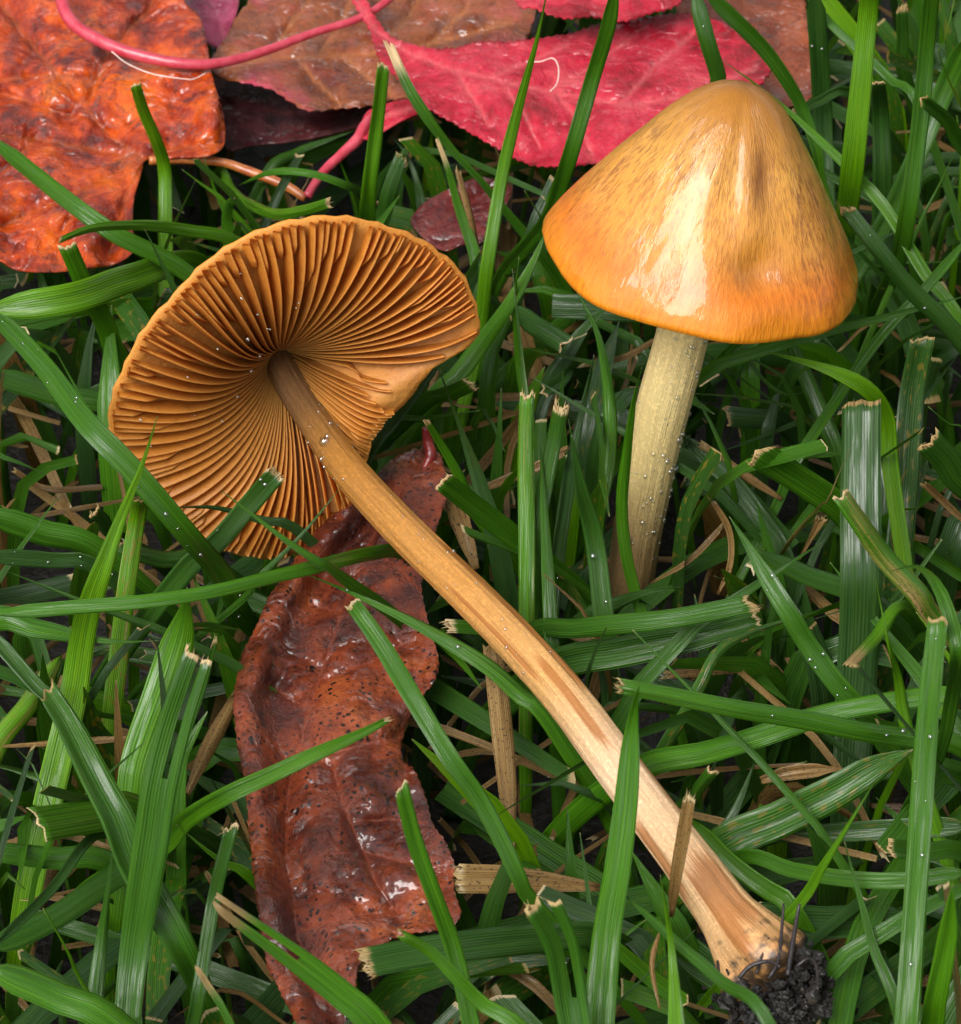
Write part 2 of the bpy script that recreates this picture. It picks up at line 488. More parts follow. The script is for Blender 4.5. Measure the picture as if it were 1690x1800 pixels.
LEAF_MAROON = [(365, 118), (480, 140), (560, 180), (650, 170), (668, 200), (625, 225), (560, 242), (500, 252), (440, 258), (400, 264), (380, 215)]
LEAF_DARKRED = [(722, 390), (740, 364), (765, 346), (805, 327), (850, 312), (900, 330), (880, 380), (850, 425), (815, 432), (780, 442), (745, 420)]

# polygon, height below which grass may pass
LYING = [(LEAF_ORANGE, 1.05), (LEAF_TAN, 0.95), (LEAF_PINK, 1.45), (LEAF_BROWN, 0.75), (LEAF_RIMPINK, 1.5), (LEAF_RUST, 0.8), (LEAF_PURPLE, 0.6), (LEAF_MAROON, 0.5), (LEAF_DARKRED, 0.6)]


def band(px, w):
    L, Rr = [], []
    for i, (x, y) in enumerate(px):
        a = px[max(i - 1, 0)]
        b = px[min(i + 1, len(px) - 1)]
        tx, ty = b[0] - a[0], b[1] - a[1]
        k = math.hypot(tx, ty)
        nx, ny = -ty / k, tx / k
        L.append((x + nx * w[i] * 0.56, y + ny * w[i] * 0.56))
        Rr.append((x - nx * w[i] * 0.56, y - ny * w[i] * 0.56))
    return L + Rr[::-1]


STEM_BAND = band(STEM_PX, STEM_W) 
STAND_CAP_POLY = [(950, 385), (1000, 320), (1110, 240), (1190, 165), (1290, 140), (1360, 170), (1430, 270), (1500, 400), (1520, 480), (1495, 545), (1440, 580), (1280, 605), (1140, 575), (1000, 505), (955, 440)]
STAND_STEM_POLY = [(1140, 570), (1250, 590), (1200, 780), (1170, 930), (1165, 1010), (1150, 1050), (1060, 1050), (1055, 985), (1090, 850), (1110, 720)]
CLOD_POLY = [(1230, 1640), (1340, 1610), (1445, 1690), (1440, 1790), (1260, 1790)]


def fill_ok(p, z_slack=0.0):
    x, y = pix(p)
    if not (-120 < x < 1810 and -200 < y < 2000):
        return True
    for poly, zl in LYING:
        if p.z > zl + z_slack and in_poly(x, y, poly):
            return False
    if in_poly(x, y, CAP_RIM) and (p - CAP_O).dot(VB) > -2.6:
        return False
    if p.z > 1.15 and in_poly(x, y, STEM_BAND):
        return False
    if p.z > 0.7 and in_poly(x, y, CLOD_POLY):
        return False
    if in_poly(x, y, STAND_CAP_POLY) and p.y < STAND_BASE.y + 3.4 and p.z > 2.2:
        return False
    if in_poly(x, y, STAND_STEM_POLY) and p.y < STAND_BASE.y + 0.7:
        return False
    return True


# ------------------------------------------------------------------ ground
def ground_z(x, y):
    d2 = (x - STAND_BASE.x) ** 2 + (y - STAND_BASE.y) ** 2
    return -1.6 + 1.45 * math.exp(-d2 / 1.7)


g = MB()
N = 120
xs = [-3000, -600, -100] + [-40 + 80 * i / N for i in range(N + 1)] + [100, 600, 3000]
ids = {}
for j, y in enumerate(xs):
    for i, x in enumerate(xs):
        z = 0.22 * noise.noise(Vector((x * 0.5, y * 0.5, 3))) + 0.12 * noise.noise(Vector((x * 1.7, y * 1.7, 7))) if abs(x) < 41 and abs(y) < 41 else 0
        ids[i, j] = g.vert(Vector((x, y, z + ground_z(x, y))), (x, y))
for j in range(len(xs) - 1):
    for i in range(len(xs) - 1):
        g.f.append((ids[i, j], ids[i + 1, j], ids[i + 1, j + 1], ids[i, j + 1]))
tag(g.build('ground', M_GROUND, (0, 0, 0)), 'dark moist soil under the lawn grass', 'ground', kind='structure')


# ------------------------------------------------------------------ grass blades
def blade_mesh(mb, pts, width, tipkind='point', tint=0.5, dry=0.0, ind=0.3, roll=0.0, fold=0.18, n=18, m=4, thick=0.012, wprof=(0.8, 1.0, 0.75), rg=None, view=True, taper=0.3, split=False):
    """one ribbon blade from root to tip; closed and thin, folded along its midrib"""
    rg = rg or rnd
    line, L = catmull(pts, n)
    jag = [rg.uniform(-0.05, 0.035) for _ in range(m + 1)]
    slant = rg.uniform(-0.12, 0.12)
    jag = [q + slant * (j / m - 0.5) for j, q in enumerate(jag)]
    if tipkind == 'point':
        jag = [0] * (m + 1)
    tipw = rg.uniform(0.025, 0.1)
    tops, bots = [], []
    prevW = None
    for i, c in enumerate(line):
        t = i / n
        a = line[max(i - 1, 0)]
        b = line[min(i + 1, n)]
        T = (b - a).normalized()
        if view:
            V = (CAMP - c).normalized()
            W = T.cross(V)
        else:
            W = T.cross(Vector((math.cos(ind * 40), math.sin(ind * 40), 0.6)))
        if W.length < 1e-4:
            W = prevW or Vector((1, 0, 0))
        W.normalize()
        if prevW is not None:
            W = (W * 0.5 + prevW * 0.5 if W.dot(prevW) > 0 else W).normalized()
        prevW = W
        Nn = W.cross(T).normalized()
        rr = roll * (0.4 + 0.6 * t) + 0.5 * noise.noise(Vector((t * L * 0.35, ind * 31, 2.0)))
        W2 = W * math.cos(rr) + Nn * math.sin(rr)
        N2 = Nn * math.cos(rr) - W * math.sin(rr)
        w = width * lerp_list(wprof, t)
        if tipkind == 'point':
            k = (1 - t) / taper
            if k < 1:
                w *= max(k, 0.02) ** 0.75
        tm = 9.0
        dist_end = (1 - t) * L
        if tipkind in ('cut', 'fray'):
            tm = dist_end / (tipw * (1 if tipkind == 'cut' else 2))
        elif tipkind == 'drytip':
            tm = dist_end / (tipw * 9)
        elif tipkind == 'point':
            tm = 0.5 + dist_end / 0.3
        row, rob = [], []
        for j in range(m + 1):
            u = j / m
            s = u * 2 - 1
            wob = 0.045 * noise.noise(Vector((t * L * 1.3, j * 0.8, ind * 50)))
            off = N2 * (fold * w * (abs(s) - 0.5) * 0.9 + wob * 0.6)
            p = c + W2 * (s * w * 0.5) + off
            if i == n:
                p = p + T * jag[j]
            d = (tm, tint, dry, ind)
            row.append(mb.vert(p, (u, t * L), d))
            if thick:
                th = thick * (0.25 + 0.75 * (1 - abs(s))) * (1.8 if j == m // 2 else 1)
                rob.append(mb.vert(p - N2 * th, (u, t * L), d))
        tops.append(row)
        bots.append(rob)
    for i in range(n):
        for j in range(m):
            if split and i > n * 0.8 and j == m // 2:
                continue
            mb.f.append((tops[i][j], tops[i][j + 1], tops[i + 1][j + 1], tops[i + 1][j]))
            if thick:
                mb.f.append((bots[i][j], bots[i + 1][j], bots[i + 1][j + 1], bots[i][j + 1]))
    if thick:
        for i in range(n):
            mb.f.append((tops[i][0], tops[i + 1][0], bots[i + 1][0], bots[i][0]))
            mb.f.append((tops[i][m], bots[i][m], bots[i + 1][m], tops[i + 1][m]))
        for j in range(m):
            mb.f.append((tops[0][j], bots[0][j], bots[0][j + 1], tops[0][j + 1]))
            mb.f.append((tops[n][j], tops[n][j + 1], bots[n][j + 1], bots[n][j]))
    if tipkind in ('cut', 'fray') and thick:
        # torn fibres standing out of the cut
        T = (line[n] - line[n - 1]).normalized()
        cnt = rg.randint(2, 6) if tipkind == 'cut' else rg.randint(5, 11)
        for k in range(cnt):
            x = rg.random() * m
            j = min(int(x), m - 1)
            q = Vector(mb.v[tops[n][j]]).lerp(Vector(mb.v[tops[n][j + 1]]), x - j)
            ln = rg.uniform(0.01, 0.04) if tipkind == 'cut' else rg.uniform(0.02, 0.09)
            W = (Vector(mb.v[tops[n][m]]) - Vector(mb.v[tops[n][0]])).normalized()
            Nn = W.cross(T)
            dirv = (T + W * rg.uniform(-0.5, 0.5) + Nn * rg.uniform(-0.5, 0.5)).normalized()
            h = 0.008
            d = (0.3, tint, 0.0, ind)
            b0 = q - T * 0.05
            ii = [mb.vert(b0 + W * h, (0.3, L), d), mb.vert(b0 - W * h, (0.4, L), d), mb.vert(b0 + Nn * h, (0.5, L), d), mb.vert(q + dirv * ln, (0.45, L), d)]
            mb.f += [(ii[0], ii[1], ii[3]), (ii[1], ii[2], ii[3]), (ii[2], ii[0], ii[3]), (ii[0], ii[2], ii[1])]
    return line, tops


def drop_verts(mb, p, nrm, r, seg=8):
    nrm = nrm.normalized()
    a = nrm.orthogonal().normalized()
    b = nrm.cross(a)
    rings = []
    base = p - nrm * r * 0.35
    for k in range(1, 6):
        ph = math.pi * k / 6
        rings.append([mb.vert(base + (a * math.cos(2 * math.pi * j / seg) + b * math.sin(2 * math.pi * j / seg)) * r * math.sin(ph) + nrm * (r * math.cos(ph) * 0.85 + r * 0.3)) for j in range(seg)])
    top = mb.vert(base + nrm * r * 1.15)
    bot = mb.vert(base - nrm * r * 0.55)
    for j in range(seg):
        k = (j + 1) % seg
        mb.f.append((top, rings[0][j], rings[0][k]))
        for i in range(4):
            mb.f.append((rings[i][j], rings[i + 1][j], rings[i + 1][k], rings[i][k]))
        mb.f.append((bot, rings[4][k], rings[4][j]))


BLADES = []


def B(label, pts, w, z, tip='point', tint=0.5, dry=0.0, drops=0, **kw):
    BLADES.append((label, pts, w, z, tip, tint, dry, drops, kw))


# --- round the autumn leaves at the top
B('bright green cut blade standing up in front of the orange leaf', [(290, 395), (289, 300), (275, 250), (252, 196), (237, 147)], (30, 28, 24, 19), (1.2, 3.3), 'cut', .85)
B('long dark green blade slanting across the orange leaf lobe to the fallen cap', [(345, 492), (201, 410), (100, 338), (-30, 232)], (30, 32, 30), (1.7, 2.4, 2.6, 2.5), 'point', .55, taper=.1)
B('glossy arched blade folding over beside the fallen cap rim', [(425, 432), (330, 405), (241, 396), (160, 402), (101, 424)], (24, 25, 22, 12), (1.6, 2.3, 2.9, 3.0), 'cut', .7, roll=.2)
B('short upright stub below the tip of the arched blade', [(215, 640), (185, 570), (150, 503), (118, 430)], (38, 38, 32), (1.2, 3.1), 'cut', .55)
B('wide bright green blade lying level across the lower orange leaf', [(345, 462), (226, 490), (126, 523), (-40, 548)], (38, 46, 55, 52), (1.3, 2.2, 2.6, 2.5), 'point', .85, taper=.08, roll=.1, fold=.05)
B('upright bright cut blade between the tan leaf and the pink stalk', [(642, 400), (648, 330), (662, 220), (674, 113)], (34, 34, 28, 24), (1.0, 3.4), 'cut', .75)
B('narrow blade with dry tip leaning over the pink leaf base', [(862, 338), (825, 297), (785, 252), (754, 211), (719, 156), (684, 76)], (22, 22, 17, 12, 22, 16), (1.6, 3.3), 'drytip', .55)
B('dark blade with withered brown top under the pink leaf edge', [(842, 540), (836, 453), (806, 362), (786, 292), (769, 246)], (34, 34, 26, 18, 8), (0.9, 1.5, 2.2, 2.6), 'drytip', .4)
B('tan dead strip hanging beside the dark red leaf scrap', [(842, 440), (828, 380), (805, 297)], (14, 16, 10), (1.3, 2.3), 'cut', .2, 1.0)
B('curled blade with yellow torn tip above the fallen cap', [(385, 302), (405, 330), (433, 355), (483, 376), (533, 370), (580, 356)], (18, 22, 20, 20, 20, 18), (1.0, 1.6, 2.6, 3.2), 'fray', .65)
B('small pointed shoot pair, the longer shoot under the orange stalk', [(400, 362), (360, 328), (320, 297)], (20, 18, 12), (1.4, 1.9), 'point', .75)
B('short pointed shoot under the orange leaf stalk', [(382, 345), (370, 310), (359, 278)], (16, 14, 10), (1.4, 1.9), 'point', .75)
B('short folded blade with pale bent top behind the fallen cap rim', [(405, 440), (398, 392), (402, 362), (413, 350)], (26, 28, 24, 14), (1.2, 2.2), 'cut', .6)
B('thin arched blade crossing the orange leaf stalk', [(640, 345), (614, 327), (548, 305), (478, 302), (418, 326)], (13, 15, 15, 12), (1.0, 1.8, 1.9, 1.3), 'point', .6, taper=.15)
B('dark arched blade in shade under the maroon leaf', [(470, 305), (520, 268), (570, 248), (625, 229)], (22, 22, 18), (0.6, .9), 'point', .15)
B('silver striped blade right of the upright cut blade', [(668, 392), (682, 340), (706, 272)], (32, 32, 24), (0.8, 1.7), 'cut', .1)
B('dark bent blade under the pink leaf base', [(742, 372), (733, 320), (716, 275), (688, 238)], (20, 20, 15), (0.7, 1.3), 'point', .2)
B('very thin long blade crossing the pink leaf from top to fallen cap', [(843, 580), (858, 460), (884, 303), (915, 176), (944, 70), (965, -30)], (26, 26, 24, 20, 11), (1.3, 5.6), 'point', .7, roll=.1)
B('long blade crossing the pink leaf beside the standing cap', [(958, 395), (982, 335), (1006, 262), (1041, 140), (1068, 50), (1085, -40)], (26, 30, 32, 30, 26), (2.0, 5.6), 'point', .6, taper=.06)
B('bright tapering blade from the standing cap rim down to the fallen cap', [(760, 705), (800, 665), (845, 605), (895, 535), (935, 465), (968, 390)], (20, 34, 36, 34, 24, 14), (1.2, 1.6, 2.4, 3.0), 'point', .75, taper=.15)
B('tiny green shoot tip touching the standing cap rim', [(962, 405), (950, 380), (922, 335)], (12, 10, 6), (2.9, 3.8), 'point', .85)
B('narrow upright shoot left of the standing stem, under the cap rim', [(922, 690), (910, 600), (906, 520), (913, 452)], (20, 20, 18, 8), (1.2, 2.9), 'point', .55)
B('pale droplet-covered blade rising behind the standing cap over pink leaf', [(1278, 190), (1262, 130), (1242, 65), (1218, -30)], (30, 30, 30), (3.2, 4.7), 'point', .35, drops=7, taper=.05)
B('dark green blade arching over the pink leaf tip behind the cap', [(1448, 330), (1438, 270), (1413, 196), (1383, 141), (1343, 86), (1293, 35), (1235, -20)], (10, 14, 17, 22, 27, 28), (1.8, 4.6), 'point', .55, taper=.05)
B('long thin blade running along the right side of the standing cap', [(1700, 585), (1625, 478), (1554, 362), (1479, 282), (1393, 201), (1333, 151), (1272, 107)], (20, 22, 22, 22, 20, 12), (2.0, 2.9, 3.4, 4.0), 'point', .75, drops=2)
B('broad bright green blade standing tall right of the standing cap', [(1488, 385), (1499, 300), (1514, 151), (1529, 0), (1535, -60)], (40, 46, 45, 36, 32), (2.3, 6.2), 'point', .95, taper=.04, roll=.1, fold=.06)
B('blue green cut blade with a big water drop right of the cap', [(1700, 612), (1605, 513), (1544, 438), (1487, 366)], (36, 38, 36, 28), (2.6, 3.8, 4.3), 'fray', .2, drops=7)
B('narrow pale blade slanting behind the broad bright blade', [(1620, 196), (1569, 141), (1514, 91), (1469, 50), (1415, -10)], (15, 16, 15), (2.6, 3.2), 'point', .4, taper=.05)
B('upright blade with a sheath joint near the far right edge', [(1575, 470), (1596, 377), (1616, 226), (1630, 75), (1640, -40)], (18, 28, 33, 34, 30), (2.2, 6.0), 'point', .6, taper=.04)
B('cut blade slanting down right beside the sheathed blade', [(1700, 265), (1668, 215), (1622, 175)], (34, 32, 22), (3.2, 4.6), 'cut', .6)
B('long thin blade crossing down left below the standing cap', [(1365, 890), (1393, 822), (1459, 721), (1544, 597), (1625, 509), (1705, 415)], (14, 18, 20, 20, 18), (0.9, 1.6, 2.4, 3.0), 'point', .65, taper=.06)
B('silver striped cut blade behind the broad bright blade', [(1552, 390), (1552, 300), (1548, 200), (1545, 145)], (28, 40, 36, 24), (1.6, 3.6), 'cut', .08)
B('grey green level blade behind the cap beside the rust leaf', [(1500, 168), (1440, 178), (1395, 200)], (20, 22, 18), (2.0, 2.2), 'cut', .15)
B('dark upright blade between the rust leaf and the broad bright blade', [(1452, 350), (1446, 200), (1440, 90), (1432, -20)], (38, 36, 34), (0.9, 3.6), 'point', .1, taper=.05, drops=5)
B('dark blade leaning right behind the sheathed blade', [(1540, 420), (1600, 300), (1660, 160), (1705, 60)], (30, 36, 38), (1.6, 4.0), 'point', .3, taper=.05)
B('bright thin blade at the right edge below the cut blade', [(1615, 400), (1650, 330), (1680, 265)], (12, 12, 8), (2.4, 3.2), 'point', .7)
B('yellow thread-like stalk at the top right corner', [(1660, 120), (1657, 85), (1668, 45), (1680, -10)], (8, 6, 4), (3.9, 4.8), 'point', .95, .3)
B('pale wide blade leaning in the top right corner', [(1690, 150), (1672, 70), (1650, -20)], (26, 26, 24), (2.6, 3.8), 'point', .25, taper=.05)
B('dark olive blade tip with torn end at the top right', [(1590, 130), (1588, 70), (1586, 12)], (30, 28, 20), (2.0, 3.1), 'fray', .3)
# --- left edge and lower rim of the fallen cap
B('long droplet-speckled blade slanting across the lower left of the fallen cap', [(432, 1090), (392, 1013), (342, 953), (282, 882), (216, 807), (151, 741), (75, 641), (-15, 545)], (34, 40, 43, 44, 44, 42, 38, 34), (1.0, 2.6, 3.6, 4.0, 3.8), 'point', .35, drops=16, taper=.05, roll=.05)
B('vivid light green pointed blade in front of the fallen cap left edge', [(124, 1245), (140, 1150), (155, 1073), (183, 993), (216, 902), (250, 817), (277, 731)], (46, 52, 54, 50, 42, 26, 12), (1.6, 4.6), 'point', .98, roll=.1, fold=.08, taper=.25)
B('dark striped cut blade with torn tip in front of the gills', [(315, 1015), (377, 958), (438, 887), (487, 830)], (38, 40, 40, 38), (1.9, 3.1), 'fray', .2, drops=4)
B('thin pointed blade slanting below the gills to the crossing blade', [(590, 1008), (566, 993), (513, 958), (453, 912), (387, 861)], (22, 24, 26, 24, 10), (2.5, 3.4), 'point', .55)
B('long blade passing under the fallen stem from the brown leaf', [(965, 1265), (915, 1221), (850, 1166), (729, 1095), (634, 1050), (590, 1030), (530, 1006)], (30, 34, 34, 32, 28, 22, 8), (1.3, 1.6, 2.0, 2.2, 2.3), 'point', .6, drops=3)
B('thin level blade crossing the brown leaf and reaching the left edge', [(712, 975), (650, 974), (568, 993), (478, 1014), (377, 1039), (251, 1058), (126, 1068), (-20, 1080)], (26, 28, 28, 26, 24, 26, 26), (1.3, 2.5, 2.9, 3.0, 2.8), 'point', .6, taper=.04, roll=.1)
B('bright cut blade with ragged pale tip right of the fallen stem', [(955, 985), (890, 933), (830, 886), (779, 846)], (36, 42, 42, 38), (1.2, 3.0), 'fray', .55, drops=3)
B('thin dry-tipped blade above the ragged cut blade', [(838, 905), (812, 845), (778, 785), (747, 735)], (22, 24, 20, 10), (1.2, 2.7), 'drytip', .55)
B('blue green blade coming down from the fallen cap to its stem', [(640, 812), (690, 740), (735, 680), (790, 605)], (28, 30, 30, 24), (1.4, 2.5), 'point', .15, taper=.08)
B('broad pointed blade lying level under the fallen cap right side', [(690, 745), (740, 738), (790, 730), (843, 722)], (24, 28, 22, 8), (1.2, 1.7), 'point', .55)
B('short cut stub with torn end under the fallen cap right side', [(740, 715), (785, 695), (830, 675)], (32, 34, 32), (1.5, 2.2), 'fray', .5)
B('wide dark blade entering behind the fallen cap left side', [(215, 722), (101, 692), (-20, 656)], (34, 40, 42), (0.9, 1.5), 'point', .4, taper=.05)
B('small pale pointed blade tip at the left edge', [(-25, 795), (0, 802), (40, 816), (80, 834)], (20, 22, 20, 8), (1.6, 1.9), 'point', .2)
B('wide dark green blade below the small pale tip at left', [(175, 972), (75, 938), (-25, 905)], (44, 50, 50), (1.4, 2.0), 'point', .4, taper=.04)
B('blue green level blade with three drops at the left edge', [(178, 1002), (91, 985), (-25, 977)], (28, 30, 30), (1.8, 2.3), 'point', .05, drops=9, taper=.04)
B('yellow mottled upright blade behind the vivid pointed blade', [(218, 1075), (230, 985), (243, 905), (248, 880)], (38, 38, 34, 28), (1.6, 2.9), 'cut', .9, .28, ind=.95)
B('torn blue green stub with straw fringe at the left', [(200, 940), (185, 918), (165, 900)], (28, 28, 24), (1.6, 2.2), 'fray', .15)
B('thin blade crossing the lowest gills beside the stem', [(420, 1060), (453, 1018), (528, 943), (602, 853)], (14, 14, 14, 10), (1.5, 2.6), 'point', .5)
B('dark blade lying behind the cut blade along the lowest gills', [(530, 938), (460, 915), (380, 893), (306, 892)], (18, 20, 20, 14), (1.6, 2.3), 'point', .15)
B('blade with torn middle below the gills at left', [(360, 985), (300, 985), (250, 975), (205, 958)], (28, 32, 30), (1.5, 2.0), 'cut', .3)
B('broad bright blade with folded rounded top below the fallen cap', [(232, 1420), (243, 1342), (282, 1226), (310, 1140), (325, 1080), (329, 1033)], (48, 56, 58, 66, 66, 24), (1.0, 2.9), 'point', .75, taper=.12, roll=.1)
B('curving wide dark blade tapering to a point at the left', [(-25, 1095), (60, 1104), (126, 1116), (201, 1128), (278, 1126)], (48, 54, 54, 44, 10), (1.9, 2.4), 'point', .55, taper=.35, noroot=False)
B('dark folded blade with cut tip descending to the bottom left', [(375, 1800), (347, 1724), (312, 1654), (236, 1523), (205, 1442), (168, 1372), (120, 1276), (80, 1212)], (30, 34, 36, 48, 62, 64, 56, 40), (0.7, 2.6, 3.4), 'cut', .35, fold=.28)
B('dark blade entering at the left edge behind the folded cut blade', [(120, 1270), (60, 1202), (-25, 1105)], (30, 32, 30), (1.8, 2.4), 'point', .3, taper=.04)
B('large glossy blade with split cut tip and white sheen left of the brown leaf', [(222, 1830), (236, 1679), (251, 1578), (267, 1478), (282, 1377), (312, 1261), (350, 1150)], (30, 36, 48, 56, 66, 64, 52), (1.2, 4.6), 'fray', .3, roll=.15, fold=.16, split=True)
B('thin split sliver beside the large glossy blade tip', [(300, 1345), (335, 1270), (362, 1190), (378, 1125)], (10, 14, 14, 8), (3.2, 4.5), 'fray', .4, noroot=True)
B('bright blade with torn tip lying across the brown leaf', [(285, 1490), (327, 1442), (402, 1397), (478, 1362), (553, 1327), (645, 1285), (683, 1264)], (34, 36, 36, 36, 34, 28, 12), (1.4, 2.6, 2.9, 2.9), 'fray', .75, fold=.2)
B('wide dark blade low in the bottom left behind the glossy blade', [(320, 1470), (211, 1533), (101, 1608), (-20, 1668)], (46, 50, 50, 46), (0.9, 1.3), 'point', .35, taper=.04)
B('short wide blade with pale cut end pointing left', [(235, 1425), (180, 1430), (126, 1438), (66, 1448)], (52, 64, 68, 70), (1.6, 2.6), 'cut', .7, fold=-.15)
B('mid green level blade under the short wide cut blade', [(195, 1518), (90, 1508), (-20, 1495)], (38, 42, 40), (1.0, 1.4), 'point', .4, taper=.04)
B('narrow pale blade slanting to the lower left edge', [(178, 1465), (91, 1563), (-15, 1668)], (18, 20, 18), (1.6, 1.9), 'point', .2, taper=.05)
B('upright grey green blade in the bottom left', [(164, 1790), (178, 1660), (188, 1578), (200, 1480)], (26, 30, 28, 14), (1.0, 2.4), 'point', .3)
B('tiny vivid pointed shoot in the bottom left', [(150, 1740), (118, 1672), (75, 1597)], (12, 13, 5), (1.5, 2.4), 'point', .8)
B('broad blade lying in the bottom left corner', [(215, 1812), (101, 1752), (-20, 1700)], (50, 58, 56), (2.2, 2.8), 'point', .55, taper=.04)
B('olive green pointed blade left of the brown leaf', [(448, 1548), (400, 1520), (367, 1498), (308, 1448)], (22, 30, 26, 8), (1.2, 1.9), 'point', .65)
B('pale cut blade standing left of the brown leaf bottom', [(335, 1815), (350, 1740), (372, 1603), (388, 1528), (408, 1452)], (22, 26, 26, 25, 24), (1.0, 2.6), 'cut', .2)
B('glossy blade with split dry tips over the lower brown leaf', [(668, 1815), (604, 1752), (528, 1692), (453, 1638), (380, 1586)], (54, 56, 56, 48, 30), (1.8, 3.2), 'drytip', .5, roll=.1, fold=.2, split=True)
B('tapering blade with dry tip at the bottom edge', [(412, 1818), (374, 1746), (346, 1702)], (26, 24, 10), (2.6, 3.2), 'drytip', .5)
B('dark upright cut blade in front of the brown leaf right half', [(832, 1820), (800, 1679), (765, 1578), (729, 1478), (705, 1380)], (42, 40, 36, 32, 28), (1.9, 4.2), 'cut', .6, fold=.1)
B('blue green level blade with wide frayed pale end over the leaf foot', [(1065, 1652), (966, 1650), (850, 1660), (729, 1676), (638, 1694)], (44, 52, 54, 56, 54), (1.3, 2.1, 2.3), 'fray', .15, fold=.1)
B('curved pale-tipped blade over the blue green frayed blade', [(945, 1840), (850, 1766), (805, 1721), (755, 1672), (703, 1643)], (34, 34, 33, 28, 18), (2.2, 3.3), 'cut', .55)
B('long pale-tipped blade slanting down from the fallen stem middle', [(945, 1595), (915, 1548), (880, 1473), (840, 1400), (795, 1338), (729, 1231), (669, 1131), (618, 1058)], (18, 20, 24, 28, 32, 34, 35, 30), (1.6, 2.4, 3.2, 3.6), 'cut', .35, roll=.1, fold=.12)
# --- lower right
B('small cut blade end poking out under the fallen stem', [(900, 1108), (845, 1104), (787, 1101)], (26, 28, 26), (1.1, 1.4), 'fray', .45)
B('level blade with tan frayed tip right of the fallen stem', [(930, 1112), (1010, 1104), (1091, 1096), (1192, 1085), (1325, 1060)], (28, 34, 36, 38, 34), (1.2, 1.8, 2.2, 2.4), 'fray', .4)
B('wide dark level blade below the tan-tipped one', [(960, 1178), (1091, 1146), (1217, 1122), (1338, 1090)], (50, 60, 56, 34), (1.0, 1.6, 1.9), 'cut', .25)
B('green cut blade running level across to the right, pale left tip', [(1705, 1322), (1595, 1298), (1519, 1287), (1418, 1267), (1293, 1247), (1192, 1227), (1086, 1206)], (34, 36, 37, 37, 36, 34, 28), (1.8, 2.5, 3.1, 3.4), 'fray', .4, drops=6, roll=.1)
B('glossy blade with white wet patch behind the stem-crossing blade', [(1110, 1358), (1242, 1322), (1343, 1291), (1444, 1257), (1544, 1236), (1705, 1214)], (44, 48, 46, 42, 38, 34), (1.2, 2.0, 2.2, 2.4), 'point', .5, taper=.04, roll=.3)
B('tall upright cut blade near the right edge', [(1592, 1830), (1605, 1654), (1615, 1503), (1625, 1352), (1635, 1226), (1650, 1085)], (42, 44, 44, 42, 42, 36), (1.9, 4.9), 'cut', .45, drops=6, roll=.1, fold=.08)
B('tall upright blade with brown-spotted tip crossing in front of the fallen stem', [(1052, 1830), (1066, 1654), (1086, 1528), (1102, 1402), (1112, 1276), (1123, 1205)], (54, 60, 58, 54, 44, 20), (1.7, 4.6), 'point', .65, taper=.12, roll=.05, fold=.06)
B('vivid pointed blade rising by the stem base', [(1190, 1830), (1182, 1679), (1172, 1603), (1161, 1538)], (42, 42, 32, 12), (2.3, 3.6), 'point', .9, fold=.06)
B('curled tan straw left of the vivid pointed blade', [(1160, 1775), (1146, 1694), (1164, 1625)], (10, 13, 10), (1.8, 2.4), 'point', .2, 1.0)
B('tan straw stub leaning on the fallen stem base', [(1181, 1612), (1187, 1553), (1200, 1478), (1213, 1402)], (22, 28, 30, 26), (1.9, 3.4), 'fray', .3, 1.0)
B('double-tipped cut blade at the bottom beside the tall spotted blade', [(1018, 1830), (1001, 1729), (985, 1654), (950, 1585)], (60, 62, 60, 66), (2.0, 3.4), 'fray', .3, split=True, drops=3)
B('thin dark blade slanting past the soil clump', [(1360, 1815), (1268, 1726), (1192, 1660), (1098, 1572)], (22, 24, 24, 18), (2.7, 2.6), 'point', .4, taper=.08)
B('empty tan seed husk lying among the blades', [(1338, 1372), (1380, 1360), (1430, 1354), (1492, 1351)], (14, 27, 26, 8), (1.6, 1.9), 'point', .3, 1.0, name='seed_husk', cat='husk', fold=.5, taper=.4, noroot=True)
B('wide yellow-flecked dark blade right of the fallen stem', [(1250, 1500), (1368, 1442), (1469, 1392), (1544, 1347), (1605, 1318)], (26, 56, 68, 66, 50), (1.0, 1.7, 2.2), 'point', .25, ind=.93, taper=.1)
B('thin vivid pointed blade over the wide flecked one', [(1398, 1598), (1444, 1528), (1494, 1447), (1555, 1346)], (18, 22, 20, 7), (1.6, 3.2), 'point', .8)
B('dark level blade crossing under the tall right blade', [(1300, 1508), (1393, 1530), (1494, 1546), (1595, 1548), (1705, 1532)], (20, 28, 30, 30), (1.2, 1.7, 2.0), 'point', .45, taper=.04)
B('wide dark level blade lower behind the flecked blade', [(1330, 1478), (1450, 1466), (1584, 1457), (1705, 1452)], (32, 36, 36), (0.8, 1.3), 'point', .2, taper=.04)
B('cut blade with ragged left end behind the tall right blade', [(1705, 1506), (1625, 1498), (1563, 1491)], (36, 36, 34), (1.9, 2.6), 'fray', .35)
B('bright blade running up behind the fallen stem base', [(1400, 1608), (1343, 1560), (1283, 1513), (1215, 1440)], (34, 36, 36, 28), (1.1, 1.4), 'point', .6, taper=.06)
B('wide blue green level blade behind the soil clump', [(1580, 1630), (1444, 1624), (1333, 1614)], (56, 62, 58), (0.8, 1.1), 'cut', .05)
B('thin dark blade curving down right of the soil clump', [(1578, 1775), (1539, 1674), (1514, 1583), (1485, 1480)], (18, 22, 22, 14), (1.1, 2.1), 'point', .4)
B('bright blade at the bottom right corner', [(1628, 1830), (1645, 1754), (1665, 1654), (1675, 1555)], (46, 46, 42, 30), (1.5, 3.4), 'point', .75, taper=.1)
